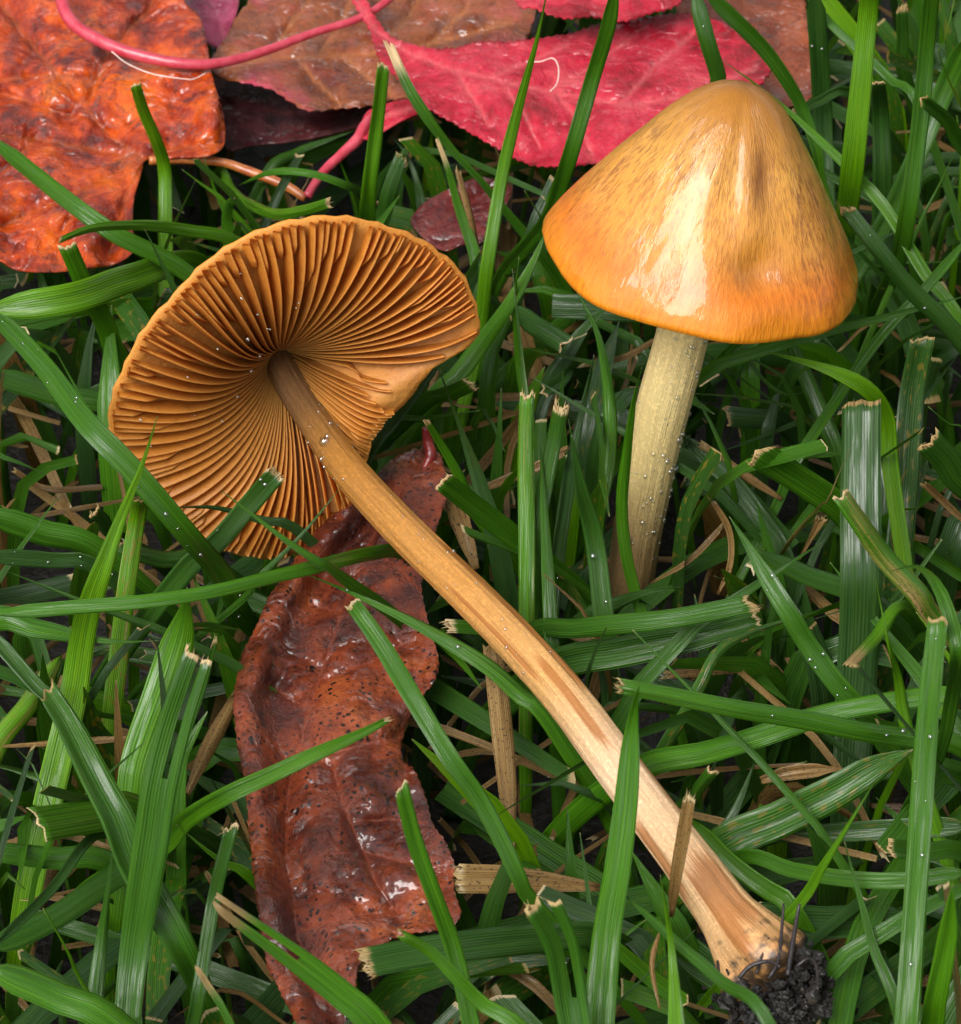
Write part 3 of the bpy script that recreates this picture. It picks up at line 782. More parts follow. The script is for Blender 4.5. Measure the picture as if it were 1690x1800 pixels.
B('dark arc blade behind the level cut blades', [(1250, 1500), (1285, 1440), (1310, 1385), (1330, 1330)], (28, 32, 30, 20), (0.9, 1.6), 'point', .25)
B('small cut stub above the stem end', [(1208, 1412), (1230, 1385), (1254, 1355)], (22, 24, 22), (1.2, 1.9), 'cut', .4)
B('slim curved blade arching above the level cut blade', [(1170, 1310), (1205, 1255), (1237, 1196), (1263, 1146), (1318, 1113), (1425, 1078)], (22, 25, 25, 24, 20), (0.9, 1.7, 1.9), 'point', .35)
B('droplet-covered blade slanting from the standing stem foot to the right', [(1530, 1268), (1479, 1211), (1423, 1136), (1388, 1078), (1353, 1023), (1318, 963), (1282, 908)], (30, 36, 38, 38, 38, 34, 20), (1.7, 2.8, 3.4), 'point', .45, drops=9, taper=.12)
B('thin bright two-toned shoot left of the tall right blade', [(1600, 1300), (1580, 1196), (1564, 1136), (1540, 1018)], (22, 25, 24, 8), (2.0, 3.8), 'point', .9)
B('smooth arched blade bending down at the right edge', [(1650, 1330), (1674, 1226), (1684, 1150), (1674, 1095), (1650, 1032), (1612, 996), (1566, 1004)], (30, 30, 28, 28, 28, 26, 16), (2.6, 4.6, 4.9, 4.4), 'point', .5, taper=.15)
B('green blade with a tan withered edge right of the drop-covered one', [(1650, 1095), (1620, 1050), (1559, 983), (1519, 928), (1478, 868)], (34, 38, 40, 40, 32), (1.7, 3.2), 'cut', .7, .42)
# --- round the standing stem
B('wide upright silver-striped blade with square cut top', [(1505, 1210), (1512, 1100), (1514, 1003), (1514, 852), (1515, 706)], (66, 72, 75, 75, 72), (0.9, 3.4), 'cut', .05, roll=.1, fold=.05, ind=.12)
B('dark striped upright blade beside the square-cut blade', [(1576, 1000), (1590, 852), (1602, 701), (1622, 592)], (40, 48, 52, 44), (0.9, 3.0), 'cut', .1)
B('vivid curved blade with pointed tip under the standing cap', [(1566, 820), (1560, 740), (1534, 692), (1484, 660), (1418, 637), (1347, 618)], (24, 28, 30, 32, 30, 14), (2.0, 3.2, 3.5), 'point', .95, taper=.15, fold=.1)
B('short wide blade with fringed cut end right of the standing stem', [(1490, 905), (1444, 868), (1383, 828), (1334, 797)], (44, 52, 56, 54), (1.4, 2.7), 'fray', .55, fold=.08)
B('slender bright shoot in front of the standing stem', [(1126, 1070), (1102, 978), (1094, 892), (1102, 802), (1114, 711), (1129, 645)], (18, 21, 22, 22, 20, 7), (0.7, 2.0, 3.9), 'point', .75)
B('pale cut blade left of the standing stem', [(934, 1080), (937, 1003), (946, 917), (971, 787), (987, 712)], (24, 28, 30, 30, 28), (0.8, 2.8), 'fray', .25)
B('blue green droplet-dotted blade with narrow tip left of the standing stem', [(1065, 1110), (1046, 953), (1021, 852), (1000, 738)], (42, 40, 34, 14), (1.0, 3.3), 'point', .3, drops=7, taper=.2)
B('yellowing blade with torn straw tip left of the standing stem', [(926, 1075), (926, 928), (923, 802), (927, 690)], (24, 28, 30, 26), (1.3, 3.0), 'fray', .65, .3)
B('curved bright-edged blade hanging beside the standing stem', [(1054, 900), (1071, 802), (1071, 701), (1051, 586), (1008, 500)], (20, 24, 26, 24, 18), (1.0, 2.0, 2.6), 'point', .65)
B('dark glossy upright blade behind the pale cut blade', [(976, 1020), (1006, 802), (1032, 690), (1045, 625)], (26, 26, 24, 16), (0.6, 2.2), 'point', .05)
B('dark cut blade under the standing cap left rim', [(900, 560), (940, 572), (995, 605)], (34, 38, 36), (1.2, 1.7), 'cut', .25)
B('short dark cut piece left of the standing stem', [(1015, 650), (985, 672), (955, 688)], (24, 26, 24), (0.9, 1.2), 'cut', .2)
B('mid green blade behind the standing stem to the right', [(1475, 810), (1449, 741), (1418, 666), (1380, 585)], (26, 32, 32, 26), (0.9, 1.9), 'point', .4, taper=.06)
B('dark looped blade under the standing cap', [(1300, 600), (1322, 640), (1345, 670), (1385, 694), (1440, 680)], (14, 14, 13, 10), (1.6, 1.4), 'point', .3)
B('dark blade slanting right from the standing stem foot', [(1382, 985), (1333, 907), (1283, 842), (1207, 775)], (26, 34, 36, 28), (0.7, 1.5), 'point', .2, taper=.08)
B('reddish brown straw slanting right of the standing stem', [(1375, 878), (1303, 832), (1230, 782)], (20, 22, 20), (1.0, 1.5), 'fray', .2, 1.0)
B('bent tan straw standing by the standing stem foot', [(1262, 1045), (1284, 993), (1282, 933), (1252, 880)], (12, 13, 14, 10), (0.6, 1.6), 'fray', .2, 1.0)
B('curved tan straw reaching to the standing stem foot', [(1145, 1025), (1212, 985), (1270, 926)], (10, 13, 12), (0.5, 1.1), 'fray', .2, 1.0)
B('short pale torn straw stub right of the bent straw', [(1405, 985), (1445, 910)], (10, 22), (1.0, 1.6), 'fray', .2, 1.0)
B('dark blade slanting right below the standing stem foot', [(1545, 1066), (1418, 1010), (1325, 966)], (38, 42, 30), (1.2, 2.0), 'point', .2, taper=.1)
B('wide blade with comb-like torn end at the right edge', [(1705, 860), (1668, 815), (1633, 774)], (52, 54, 50), (2.4, 3.4), 'fray', .4)
B('rusty straw at the right edge below the torn blade', [(1705, 925), (1660, 882), (1626, 850)], (16, 18, 16), (1.4, 2.0), 'cut', .3, 1.0)
B('thin bright blade above the torn blade at the right edge', [(1705, 765), (1668, 745), (1632, 714)], (10, 11, 5), (2.6, 3.2), 'point', .7)
B('dark level cut blade in the gap behind the standing stem', [(1375, 742), (1333, 737), (1276, 731)], (34, 36, 36), (0.8, 1.0), 'cut', .1)
B('twisted thin dry stalk in front of the square-cut blade', [(1440, 892), (1455, 880), (1480, 822), (1510, 760)], (8, 8, 7, 5), (2.6, 3.6), 'point', .6, .5)
B('long tan straw lying left of the standing stem', [(825, 868), (941, 822), (998, 790)], (20, 22, 18), (1.0, 1.4), 'cut', .2, 1.0)
B('spotted tan straw standing right of the brown leaf', [(900, 1490), (892, 1380), (878, 1240), (866, 1130)], (38, 46, 46, 42), (0.8, 1.6), 'cut', .2, 1.0)
B('broad tan straw piece behind the fallen stem upper half', [(838, 1000), (815, 930), (795, 870)], (34, 44, 38), (0.7, 1.3), 'cut', .2, 1.0)
B('wide yellow-tan spotted straw lying right of the brown leaf foot', [(1055, 1560), (930, 1548), (800, 1545)], (40, 60, 62), (0.9, 1.2), 'fray', .3, .95, roll=.1)
B('tan straw lying behind the level cut blade', [(1360, 1172), (1260, 1178), (1168, 1186)], (18, 20, 18), (0.9, 1.1), 'fray', .2, 1.0)
B('yellow-ended blade at the right below the tan-edged blade', [(1590, 1070), (1540, 1120), (1490, 1172)], (34, 32, 18), (1.8, 2.2), 'drytip', .8, .25)
B('yellow green mottled blade at the left below the curved dark blade', [(-15, 1330), (50, 1240), (110, 1150)], (38, 40, 34), (0.9, 1.5), 'point', .95, .3, ind=.9, taper=.06)
B('tan level straw at the left behind the dark folded blade', [(5, 1312), (120, 1306), (260, 1296)], (14, 16, 12), (1.0, 1.3), 'point', .3, 1.0)
B('spotted yellow straw leaning on the brown leaf left edge', [(330, 1395), (370, 1310), (415, 1230)], (32, 36, 28), (0.8, 1.1), 'cut', .3, .95)
B('short dark blade lying across the standing stem foot', [(1020, 1092), (1080, 1062), (1135, 1042), (1195, 1032)], (22, 30, 30, 12), (0.5, 1.3), 'point', .12)  # added, like the next, to cover the stem foot that fades into shade
B('dark curved blade hugging the standing stem foot from the left', [(1040, 1120), (1075, 1078), (1110, 1052), (1150, 1068)], (20, 24, 22, 10), (0.3, 0.9), 'point', .2)


GRP = 'single grass blades of the lawn'


def make_blade(rec, idx):
    label, pts, w, z, tip, tint, dry, drops, kw = rec
    kw = dict(kw)
    name = kw.pop('name', 'grass_blade' if dry < 0.9 else 'straw')
    cat = kw.pop('cat', 'grass blade' if dry < 0.9 else 'straw')
    rg = random.Random(idx * 7 + 5)
    if dry >= 0.9:
        kw['noroot'] = True
        tint = rg.uniform(0.55, 1.0)
        if name == 'straw':
            w = tuple(w) if isinstance(w, (tuple, list)) else (w,)
            w = (w[0] * 0.35,) + tuple(v * 0.85 for v in w)
            kw.setdefault('fold', rg.choice((-1, 1)) * rg.uniform(0.2, 0.4))
    else:
        tint = min(1, max(0, tint + rg.uniform(-0.06, 0.2)))
        if dry == 0 and tint > 0.25 and rg.random() < 0.25:
            dry = rg.uniform(0.1, 0.2)
    P3 = []
    for i, (x, y) in enumerate(pts):
        t = i / (len(pts) - 1)
        P3.append(P(x, y, lerp_list(z, t)))
    scale = pxcm(P3[len(P3) // 2])
    # root runs on down to the soil
    r0 = P3[0]
    lead = []
    if not kw.pop('noroot', False):
        dv = P3[0] - P3[1]
        h = Vector((dv.x, dv.y, 0))
        h = h.normalized() if h.length > 1e-3 else Vector((0, 0, 0))
        dn = h * 0.4 + Vector((0, 0, -1))
        if dv.normalized().z < -0.8:
            dn = dv.normalized()
        foot = r0 + dn * ((r0.z + 1.6) / -dn.z)
        lead = [foot, r0.lerp(foot, 0.5) + h * 0.12 * (r0.z + 1.6)]
    kw.pop('noroot', None)
    full = lead + P3
    w = (w,) if not isinstance(w, (tuple, list)) else w
    ws = [v / scale for v in w]
    wmax = max(ws)
    wp = tuple(v / wmax for v in ws) if len(ws) > 1 else (0.85, 1.0, 0.85)
    if lead:
        wp = (wp[0] * 0.8,) + wp
    roll = kw.pop('roll', rg.uniform(-0.35, 0.35))
    fold = kw.pop('fold', rg.choice((-1, 1)) * rg.uniform(0.1, 0.3))
    ind = kw.pop('ind', rg.random() * (0.6 if rg.random() < 0.75 else 1.0))
    mb = MB()
    L = sum((full[i + 1] - full[i]).length for i in range(len(full) - 1))
    n = int(min(44, max(12, L * 7)))
    line, tops = blade_mesh(mb, full, wmax * 0.98, tip, tint, dry, ind, roll, fold, n=n, m=6, wprof=wp, rg=rg, **kw)
    org = tuple(full[0])
    o = mb.build(name, M_GRASS, org)
    tag(o, label, cat, GRP if name == 'grass_blade' else 'dead straws in the lawn')
    if drops:
        db = MB()
        for k in range(drops):
            i = rg.randint(n // 3, n - 2)
            j = rg.randint(1, 5)
            p = Vector(mb.v[tops[i][j]])
            e1 = Vector(mb.v[tops[i + 1][j]]) - p
            e2 = Vector(mb.v[tops[i][j + 1]]) - Vector(mb.v[tops[i][j - 1]])
            nn = e2.cross(e1).normalized()
            if nn.dot(VB) < 0:
                nn = -nn
            p = p + e1 * rg.random()
            drop_verts(db, p, nn, rg.choice((0.012, 0.018, 0.026, 0.034)) * (1.5 if rg.random() < 0.1 else 1))
        d = db.build('water_droplets', M_WATER, org, o)
        d['kind'] = 'stuff'
    return o


for i, rec in enumerate(BLADES):
    make_blade(rec, i)


# ------------------------------------------------------------------ uncounted grass and thatch between them
def scatter(count, seed, hrange, lean, wrange, dryp, xr=(-13, 13), yr=(-13, 17), seg=7, slack=0.0):
    rg = random.Random(seed)
    mb = MB()
    made = 0
    tries = 0
    while made < count and tries < count * 6:
        tries += 1
        x, y = rg.uniform(*xr), rg.uniform(*yr)
        hgt = rg.uniform(*hrange)
        az = rg.uniform(0, 2 * math.pi)
        ln = rg.uniform(*lean)
        root = Vector((x, y, ground_z(x, y) - 0.05))
        d = Vector((math.cos(az), math.sin(az), 0))
        mid = root + d * hgt * ln * 0.35 + Vector((0, 0, hgt * 0.62))
        bend = rg.uniform(0.55, 1.0)
        end = root + d * hgt * ln * rg.uniform(0.9, 1.3) + Vector((rg.uniform(-.3, .3), rg.uniform(-.3, .3), hgt * bend))
        pts = [root, mid, end]
        line, _ = catmull(pts, 5)
        if not all(fill_ok(q, slack) for q in line):
            continue
        dry = 0.0
        tint = min(1, max(0, rg.gauss(0.32, 0.26)))
        if rg.random() < dryp:
            dry = rg.choice((0.5, 1.0, 1.0))
        elif rg.random() < 0.15:
            dry = rg.uniform(0.1, 0.22)
        tk = rg.choice(('point', 'point', 'point', 'cut', 'cut'))
        w = rg.uniform(*wrange)
        blade_mesh(mb, pts, w, tk, tint, dry, rg.random(), rg.uniform(-0.7, 0.7), rg.choice((-1, 1)) * rg.uniform(0.1, 0.35), n=seg, m=2, thick=0, rg=rg, view=(rg.random() < 0.5))
        made += 1
    return mb


def scatter_flat(count, seed, dryp, zr=(0.05, 0.7), lr=(2, 5), wr=(0.12, 0.3), xr=(-13, 13), yr=(-13, 17)):
    rg = random.Random(seed)
    mb = MB()
    for k in range(count):
        x, y, z = rg.uniform(*xr), rg.uniform(*yr), rg.uniform(*zr)
        az = rg.uniform(0, 2 * math.pi)
        d = Vector((math.cos(az), math.sin(az), 0))
        s = Vector((-d.y, d.x, 0))
        l = rg.uniform(*lr)
        c = Vector((x, y, z))
        pts = [c - d * l / 2 + Vector((0, 0, rg.uniform(-.3, .1))), c + s * rg.uniform(-.3, .3) + Vector((0, 0, rg.uniform(0, .2))), c + d * l / 2 + Vector((0, 0, rg.uniform(-.25, .25)))]
        if not all(fill_ok(q) for q in pts):
            continue
        dry = 1.0 if rg.random() < dryp else 0.0
        blade_mesh(mb, pts, rg.uniform(*wr), rg.choice(('point', 'fray', 'cut')), min(1, max(0, rg.gauss(0.2, 0.15) + (0.3 + 0.2 * z if dry else 0))), dry, rg.random(), rg.uniform(-0.6, 0.6), rg.uniform(-.3, .3), n=7, m=2, thick=0, rg=rg)
    return mb


mb = scatter(1500, 3, (2.0, 4.4), (0.08, 0.65), (0.16, 0.38), 0.012)
more = scatter(750, 17, (2.6, 5.2), (0.1, 0.9), (0.07, 0.2), 0.02)
k = len(mb.v)
mb.v += more.v
mb.uv += more.uv
mb.d += more.d
mb.f += [tuple(i + k for i in f) for f in more.f]
o = mb.build('grass', M_GRASS, (0, 0, 0))
tag(o, 'dense short green lawn grass standing behind and between everything', 'grass', kind='stuff')
mb = scatter_flat(260, 5, 0.05, (-0.9, 0.9), (2.5, 6), (0.18, 0.4))
o = mb.build('grass', M_GRASS, (0, 0, 0))
tag(o, 'flattened dark green grass lying low in the lawn', 'grass', kind='stuff')
mb = scatter_flat(700, 9, 1.0, (-1.4, 0.3), (0.8, 3.5), (0.05, 0.16))
more = scatter_flat(450, 29, 1.0, (-0.4, 1.0), (0.8, 3.2), (0.03, 0.09))
k = len(mb.v)
mb.v += more.v
mb.uv += more.uv
mb.d += more.d
mb.f += [tuple(i + k for i in f) for f in more.f]
o = mb.build('thatch', M_GRASS, (0, 0, 0))
tag(o, 'dead tan thatch and straw scraps lying on the soil', 'thatch', kind='stuff')
# ------------------------------------------------------------------ generic tubes
def tube(mb, pts, radii, n=24, m=10, rad_fn=None, data_fn=None, cap_ends=True):
    line, L = catmull(pts, n)
    if len(radii) == len(pts):
        acc = [0.0]
        for i in range(1, len(pts)):
            acc.append(acc[-1] + (pts[i] - pts[i - 1]).length)
        radii = [float(v) for v in np.interp(np.linspace(0, acc[-1], 80), acc, radii)]
    T0 = (line[1] - line[0]).normalized()
    A = T0.orthogonal().normalized()
    rows = []
    for i, c in enumerate(line):
        T = (line[min(i + 1, n)] - line[max(i - 1, 0)]).normalized()
        A = (A - T * A.dot(T)).normalized()
        Bv = T.cross(A)
        t = i / n
        r = lerp_list(radii, t)
        row = []
        for j in range(m):
            a = 2 * math.pi * j / m
            rr = r * (rad_fn(t, a) if rad_fn else 1)
            d = data_fn(t, a, A * math.cos(a) + Bv * math.sin(a)) if data_fn else (0, math.cos(a), math.sin(a), 0)
            row.append(mb.vert(c + (A * math.cos(a) + Bv * math.sin(a)) * rr, (j / m, t), d))
        rows.append(row)
    for i in range(n):
        for j in range(m):
            k = (j + 1) % m
            mb.f.append((rows[i][j], rows[i][k], rows[i + 1][k], rows[i + 1][j]))
    if cap_ends:
        mb.f.append(tuple(rows[0][::-1]))
        mb.f.append(tuple(rows[n]))
    return line, rows


# ------------------------------------------------------------------ fallen mushroom
fm = empty('fallen_mushroom', CAP_O - Vector((0, 0, CAP_O.z)))
tag(fm, 'uprooted ochre mushroom lying in the grass, gills and long stem towards us', 'mushroom', 'ochre mushrooms')
FO = tuple(Vector(fm.location) / CM)
E1 = VR - CAP_AXIS * VR.dot(CAP_AXIS)
E1.normalize()
E2 = CAP_AXIS.cross(E1).normalized()
rim2 = []
for (x, y) in CAP_RIM:
    q = Pplane(x, y, CAP_O, CAP_AXIS) - CAP_O
    rim2.append((q.dot(E1), q.dot(E2)))
rim_polar = sorted((math.atan2(y, x), math.hypot(x, y)) for x, y in rim2)


def rim_r(th):
    th = (th + math.pi) % (2 * math.pi) - math.pi
    a = [p[0] for p in rim_polar]
    r = [p[1] for p in rim_polar]
    a = [a[-1] - 2 * math.pi] + a + [a[0] + 2 * math.pi]
    r = [r[-1]] + r + [r[0]]
    return float(np.interp(th, a, r))


q = Pplane(690, 690, CAP_O, CAP_AXIS) - CAP_O
TORN = math.atan2(q.dot(E2), q.dot(E1))


def torn(th):
    d = (th - TORN + math.pi) % (2 * math.pi) - math.pi
    return math.exp(-(d / 0.26) ** 2)


DEEP = 1.32


def h_edge(s):
    s = min(s, 1)
    return -DEEP * (1 - s) ** 2.8 + 0.14 * math.sin(math.pi * s) * s + 0.06 * s


def h_out(s):
    return -1.75 * (1 - s ** 1.7) - 0.02


def h_in(s, th):
    base = max(h_out(s) + 0.02, h_edge(s) - 0.06 - 0.17 * min(1, (1 - s) * 3.5))
    k = min(1, torn(th) * 1.2) * min(1, max(0, (s - 0.35) / 0.3))
    return base * (1 - k) + (h_edge(s) - 0.05) * k


def cap_pt(th, s, h):
    r = rim_r(th) * s * (1 + s ** 6 * (0.006 * math.sin(43 * th) + 0.012 * noise.noise(Vector((math.cos(th) * 4, math.sin(th) * 4, 0)))))
    wav = 0.03 * math.sin(5 * th + 1) * s * s
    return CAP_O + E1 * (r * math.cos(th)) + E2 * (r * math.sin(th)) + CAP_AXIS * (h + wav)


mb = MB()
NT, NS = 120, 14
go, gi = [], []
for i in range(NS + 1):
    s = max(i / NS, 0.01)
    ro, ri = [], []
    for j in range(NT):
        th = 2 * math.pi * j / NT
        d = (math.cos(th), math.sin(th), s, 1)
        so = s * 1.006 if i == NS else s
        ro.append(mb.vert(cap_pt(th, so, h_out(s)), (j / NT, s), d))
        ri.append(mb.vert(cap_pt(th, s, h_in(s, th) + (0.02 if i == NS else 0)), (j / NT, s), d))
    go.append(ro)
    gi.append(ri)
for i in range(NS):
    for j in range(NT):
        k = (j + 1) % NT
        mb.f.append((go[i][j], go[i + 1][j], go[i + 1][k], go[i][k]))
        mb.f.append((gi[i][j], gi[i][k], gi[i + 1][k], gi[i + 1][j]))
for j in range(NT):
    k = (j + 1) % NT
    mb.f.append((go[NS][j], gi[NS][j], gi[NS][k], go[NS][k]))
mb.f.append(tuple(go[0]))
mb.f.append(tuple(gi[0][::-1]))
M_FLESH = Mat('cap_flesh')
oc = M_FLESH.scaled(M_FLESH.obj(), (100, 100, 100))
uv_, u_, v_ = M_FLESH.uv()
cf = M_FLESH.ramp(M_FLESH.noise(oc, 3.0, 5.0, 0.6), [(0.3, (0.3, 0.11, 0.02)), (0.55, (0.42, 0.17, 0.03)), (0.75, (0.5, 0.23, 0.05))])
cf = M_FLESH.mix(M_FLESH.mapr(v_, 0.9, 1.0), cf, (0.56, 0.22, 0.03))
M_FLESH = M_FLESH.done(M_FLESH.n('BsdfPrincipled', Base_Color=cf, Roughness=0.6, Normal=M_FLESH.bump(M_FLESH.noise(oc, 14, 4), 0.0003, 0.6)))
cap1 = mb.build('cap', M_FLESH, FO, fm)

rg = random.Random(4)
NG = 76


def make_gill(th0, s0, s1, ind):
    mb = MB()
    n = 16
    rows = []
    ph = rg.uniform(0, 6)
    amp = rg.uniform(0.2, 1.0) * 0.008
    sw = 0.22
    for i in range(n + 1):
        k = i / n
        s = s0 + (s1 - s0) * k
        th = th0 + amp * math.sin(s * 7 + ph) / max(s, 0.3) + sw * (1 - s) ** 2
        he = h_edge(s)
        if s0 > 0.3:
            he = h_in(s, th) + (he - h_in(s, th)) * min(1, (k + 0.02) * 2.2) ** 0.7
        hi = h_in(s, th) - 0.03
        if he < hi + 0.01:
            he = hi + 0.01
        lat = Vector((-math.sin(th), math.cos(th)))
        side = E1 * lat.x + E2 * lat.y
        w0, w1 = 0.012 + 0.016 * s, 0.005 + 0.005 * s
        lean = 0.06 * math.sin(th0 * 2 + 0.6)
        pr = cap_pt(th, s, hi)
        pm = cap_pt(th, s, hi + (he - hi) * 0.7) + side * lean * 0.5
        pe = cap_pt(th, s, he) + side * lean
        d = (ind, 0, 0, 0)
        rows.append([mb.vert(pr - side * w0, (s, 0), d), mb.vert(pm - side * (w0 * .8), (s, .7), d), mb.vert(pe - side * w1, (s, .95), d),
                     mb.vert(pe + CAP_AXIS * 0.008, (s, 1), d), mb.vert(pe + side * w1, (s, .95), d), mb.vert(pm + side * (w0 * .8), (s, .7), d), mb.vert(pr + side * w0, (s, 0), d)])
    for i in range(n):
        for j in range(6):
            mb.f.append((rows[i][j], rows[i][j + 1], rows[i + 1][j + 1], rows[i + 1][j]))
    mb.f.append(tuple(rows[0]))
    mb.f.append(tuple(rows[n][::-1]))
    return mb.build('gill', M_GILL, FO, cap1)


for k in range(NG):
    th = 2 * math.pi * (k + rg.uniform(-0.18, 0.18)) / NG
    end = 0.985
    if torn(th) > 0.35:
        end = 0.9 - 0.25 * torn(th) + rg.uniform(-.1, .1)
    make_gill(th, 0.045, end, rg.random())
    if torn(th) < 0.3 and rg.random() < 0.85:
        make_gill(th + math.pi / NG, rg.choice((0.6, 0.74, 0.82, 0.86)), 0.985, rg.random())

# stem: starts inside the cap, runs down to the torn-out foot
spts = [CAP_O - CAP_AXIS * 1.45 + (P(478, 612, 2.5) - P(475, 608, 2.5))]
a0 = CAP_O - CAP_AXIS * 1.35
spts = [a0]
srad = [0.19]
for i, (x, y) in enumerate(STEM_PX):
    t = i / (len(STEM_PX) - 1)
    if i == 0:
        continue
    if i == 1:
        p = a0.lerp(P(540, 722, stem_z(2 / 11)), 0.5)
        x2, y2 = pix(p)
        dd = VR * ((x - 845) / FPX) + VU * ((900 - y) / FPX) - VB
        p = CAMP + dd * ((p - CAMP).dot(-VB))
    else:
        p = P(x, y, stem_z(t))
    spts.append(p)
    srad.append(STEM_W[i] / pxcm(p) / 2)

PEELS = [(.36, .60, 15, .22), (.56, .68, 75, .16), (.70, .80, -5, .22), (.79, .87, 150, .2), (.86, .93, 60, .35), (.87, .95, 100, .15), (.42, .56, 120, .1)]


def stem_data(t, a, nrm):
    # angle measured from the upper-right side of the stem as seen from above
    ang = math.degrees(math.atan2(nrm.dot(VB), nrm.dot(VR * 0.77 + VU * 0.63)))
    v = 0
    for (t0, t1, an, wd) in PEELS:
        if t0 - 0.03 < t < t1 + 0.03:
            da = abs((ang - an + 180) % 360 - 180) / (wd * 90)
            e = min(1, (t - t0 + 0.03) / 0.04, (t1 + 0.03 - t) / 0.04)
            v = max(v, e * max(0, min(1, (1.15 - da) * 3)))
    dirt = max(0, (t - 0.9) * 8)
    return (v, math.cos(a), math.sin(a), dirt)


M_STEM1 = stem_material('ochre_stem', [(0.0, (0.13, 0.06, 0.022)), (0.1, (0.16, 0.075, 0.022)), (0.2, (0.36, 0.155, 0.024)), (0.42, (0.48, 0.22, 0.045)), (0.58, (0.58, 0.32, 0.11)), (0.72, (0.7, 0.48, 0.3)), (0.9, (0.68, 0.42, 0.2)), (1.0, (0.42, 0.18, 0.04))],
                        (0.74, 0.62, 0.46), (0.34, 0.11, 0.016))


def stem_r(t, a):
    r = 1 + 0.03 * noise.noise(Vector((math.cos(a) * 2.5, math.sin(a) * 2.5, t * 4))) + 0.022 * math.sin(a * 13 + 3 * noise.noise(Vector((t * 6, 1, 2))))
    if t > 0.85:
        r += (t - 0.85) * 3.0 * noise.noise(Vector((math.cos(a) * 1.6, math.sin(a) * 1.6, t * 9)))
    r += 0.02 * noise.noise(Vector((math.cos(a) * 5, math.sin(a) * 5, t * 60)))
    return r


for (x, y, z, w) in ((1352, 1698, 1.36, 172), (1372, 1722, 1.28, 110), (1380, 1732, 1.25, 30)):
    p = P(x, y, z)
    spts.append(p)
    srad.append(w / pxcm(p) / 2)
mb = MB()
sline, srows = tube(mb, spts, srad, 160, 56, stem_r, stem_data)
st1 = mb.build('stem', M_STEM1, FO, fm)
# soil clump gripping the foot
foot = sline[-1]
ax = (sline[-1] - sline[-12]).normalized()
mb = MB()
rg = random.Random(8)


def lump(mb, c, r, sd, seg=8):
    rings = []
    for i in range(1, 6):
        ph = math.pi * i / 6
        row = []
        for j in range(seg):
            a = 2 * math.pi * j / seg
            dv = Vector((math.sin(ph) * math.cos(a), math.sin(ph) * math.sin(a), math.cos(ph)))
            k = 1 + 0.9 * noise.noise(dv * 1.7 + Vector((sd, 0, 0)))
            row.append(mb.vert(c + dv * r * k))
        rings.append(row)
    t = mb.vert(c + Vector((0, 0, r)))
    b = mb.vert(c - Vector((0, 0, r)))
    for j in range(seg):
        k = (j + 1) % seg
        mb.f.append((t, rings[0][j], rings[0][k]))
        mb.f.append((b, rings[4][k], rings[4][j]))
        for i in range(4):
            mb.f.append((rings[i][j], rings[i + 1][j], rings[i + 1][k], rings[i][k]))


cl = P(1358, 1722, 1.22)
for k in range(560):
    dv = Vector((rg.gauss(0, 1), rg.gauss(0, 1), rg.gauss(0, 1))).normalized() * rg.random() ** 0.4
    c = cl + VR * dv.x * 0.58 + VU * dv.y * 0.5 + VB * (dv.z * 0.36 - 0.02)
    c = c + ax * 0.06
    lump(mb, c, rg.uniform(0.02, 0.085), k, 6)
for k in range(60):     # crumbs fallen below the clump
    c = P(1345 + rg.gauss(0, 50), 1775 + rg.gauss(0, 18), rg.uniform(0.5, 1.1))
    lump(mb, c, rg.uniform(0.02, 0.07), k + 900)
sc = mb.build('soil_clump', M_SOIL, FO, fm, smooth=False)
sc['kind'] = 'stuff'
M_ROOT = simple_material('rootlet', (0.012, 0.01, 0.012), (0.03, 0.02, 0.02), 8, 0.5, 0.3)
for (pp, rr) in [([(1352, 1720), (1368, 1690), (1376, 1620), (1378, 1588)], 0.02), ([(1385, 1715), (1392, 1670), (1402, 1610), (1406, 1590)], 0.026),
                 ([(1330, 1712), (1342, 1675), (1352, 1648)], 0.016), ([(1300, 1720), (1318, 1700), (1350, 1690), (1372, 1700)], 0.022),
                 ([(1400, 1700), (1422, 1685), (1436, 1700), (1438, 1740)], 0.018), ([(1262, 1690), (1268, 1720), (1290, 1745)], 0.016)]:
    mb = MB()
    tube(mb, [P(x, y, 1.72 + 0.08 * i) for i, (x, y) in enumerate(pp)], (rr, rr, rr * 0.6), 14, 6)
    mb.build('rootlet', M_ROOT, FO, fm)


def drops_near(mb, n, fn, rr, rg):
    for _ in range(n):
        p, nn = fn(rg)
        drop_verts(mb, p, nn, rg.uniform(*rr) * (1.8 if rg.random() < 0.1 else 1))


def on_tube(line, rows, mbv, t0, t1, side=None):
    def f(rg):
        while True:
            i = int(rg.uniform(t0, t1) * (len(line) - 1))
            j = rg.randrange(len(rows[0]))
            p = Vector(mbv[rows[i][j]])
            nn = (p - line[i]).normalized()
            if nn.dot(VB) > -0.25 and (side is None or nn.dot(side) > rg.uniform(-0.6, 0.6)):
                return p + (line[min(i + 1, len(line) - 1)] - line[i]) * rg.random(), nn
    return f


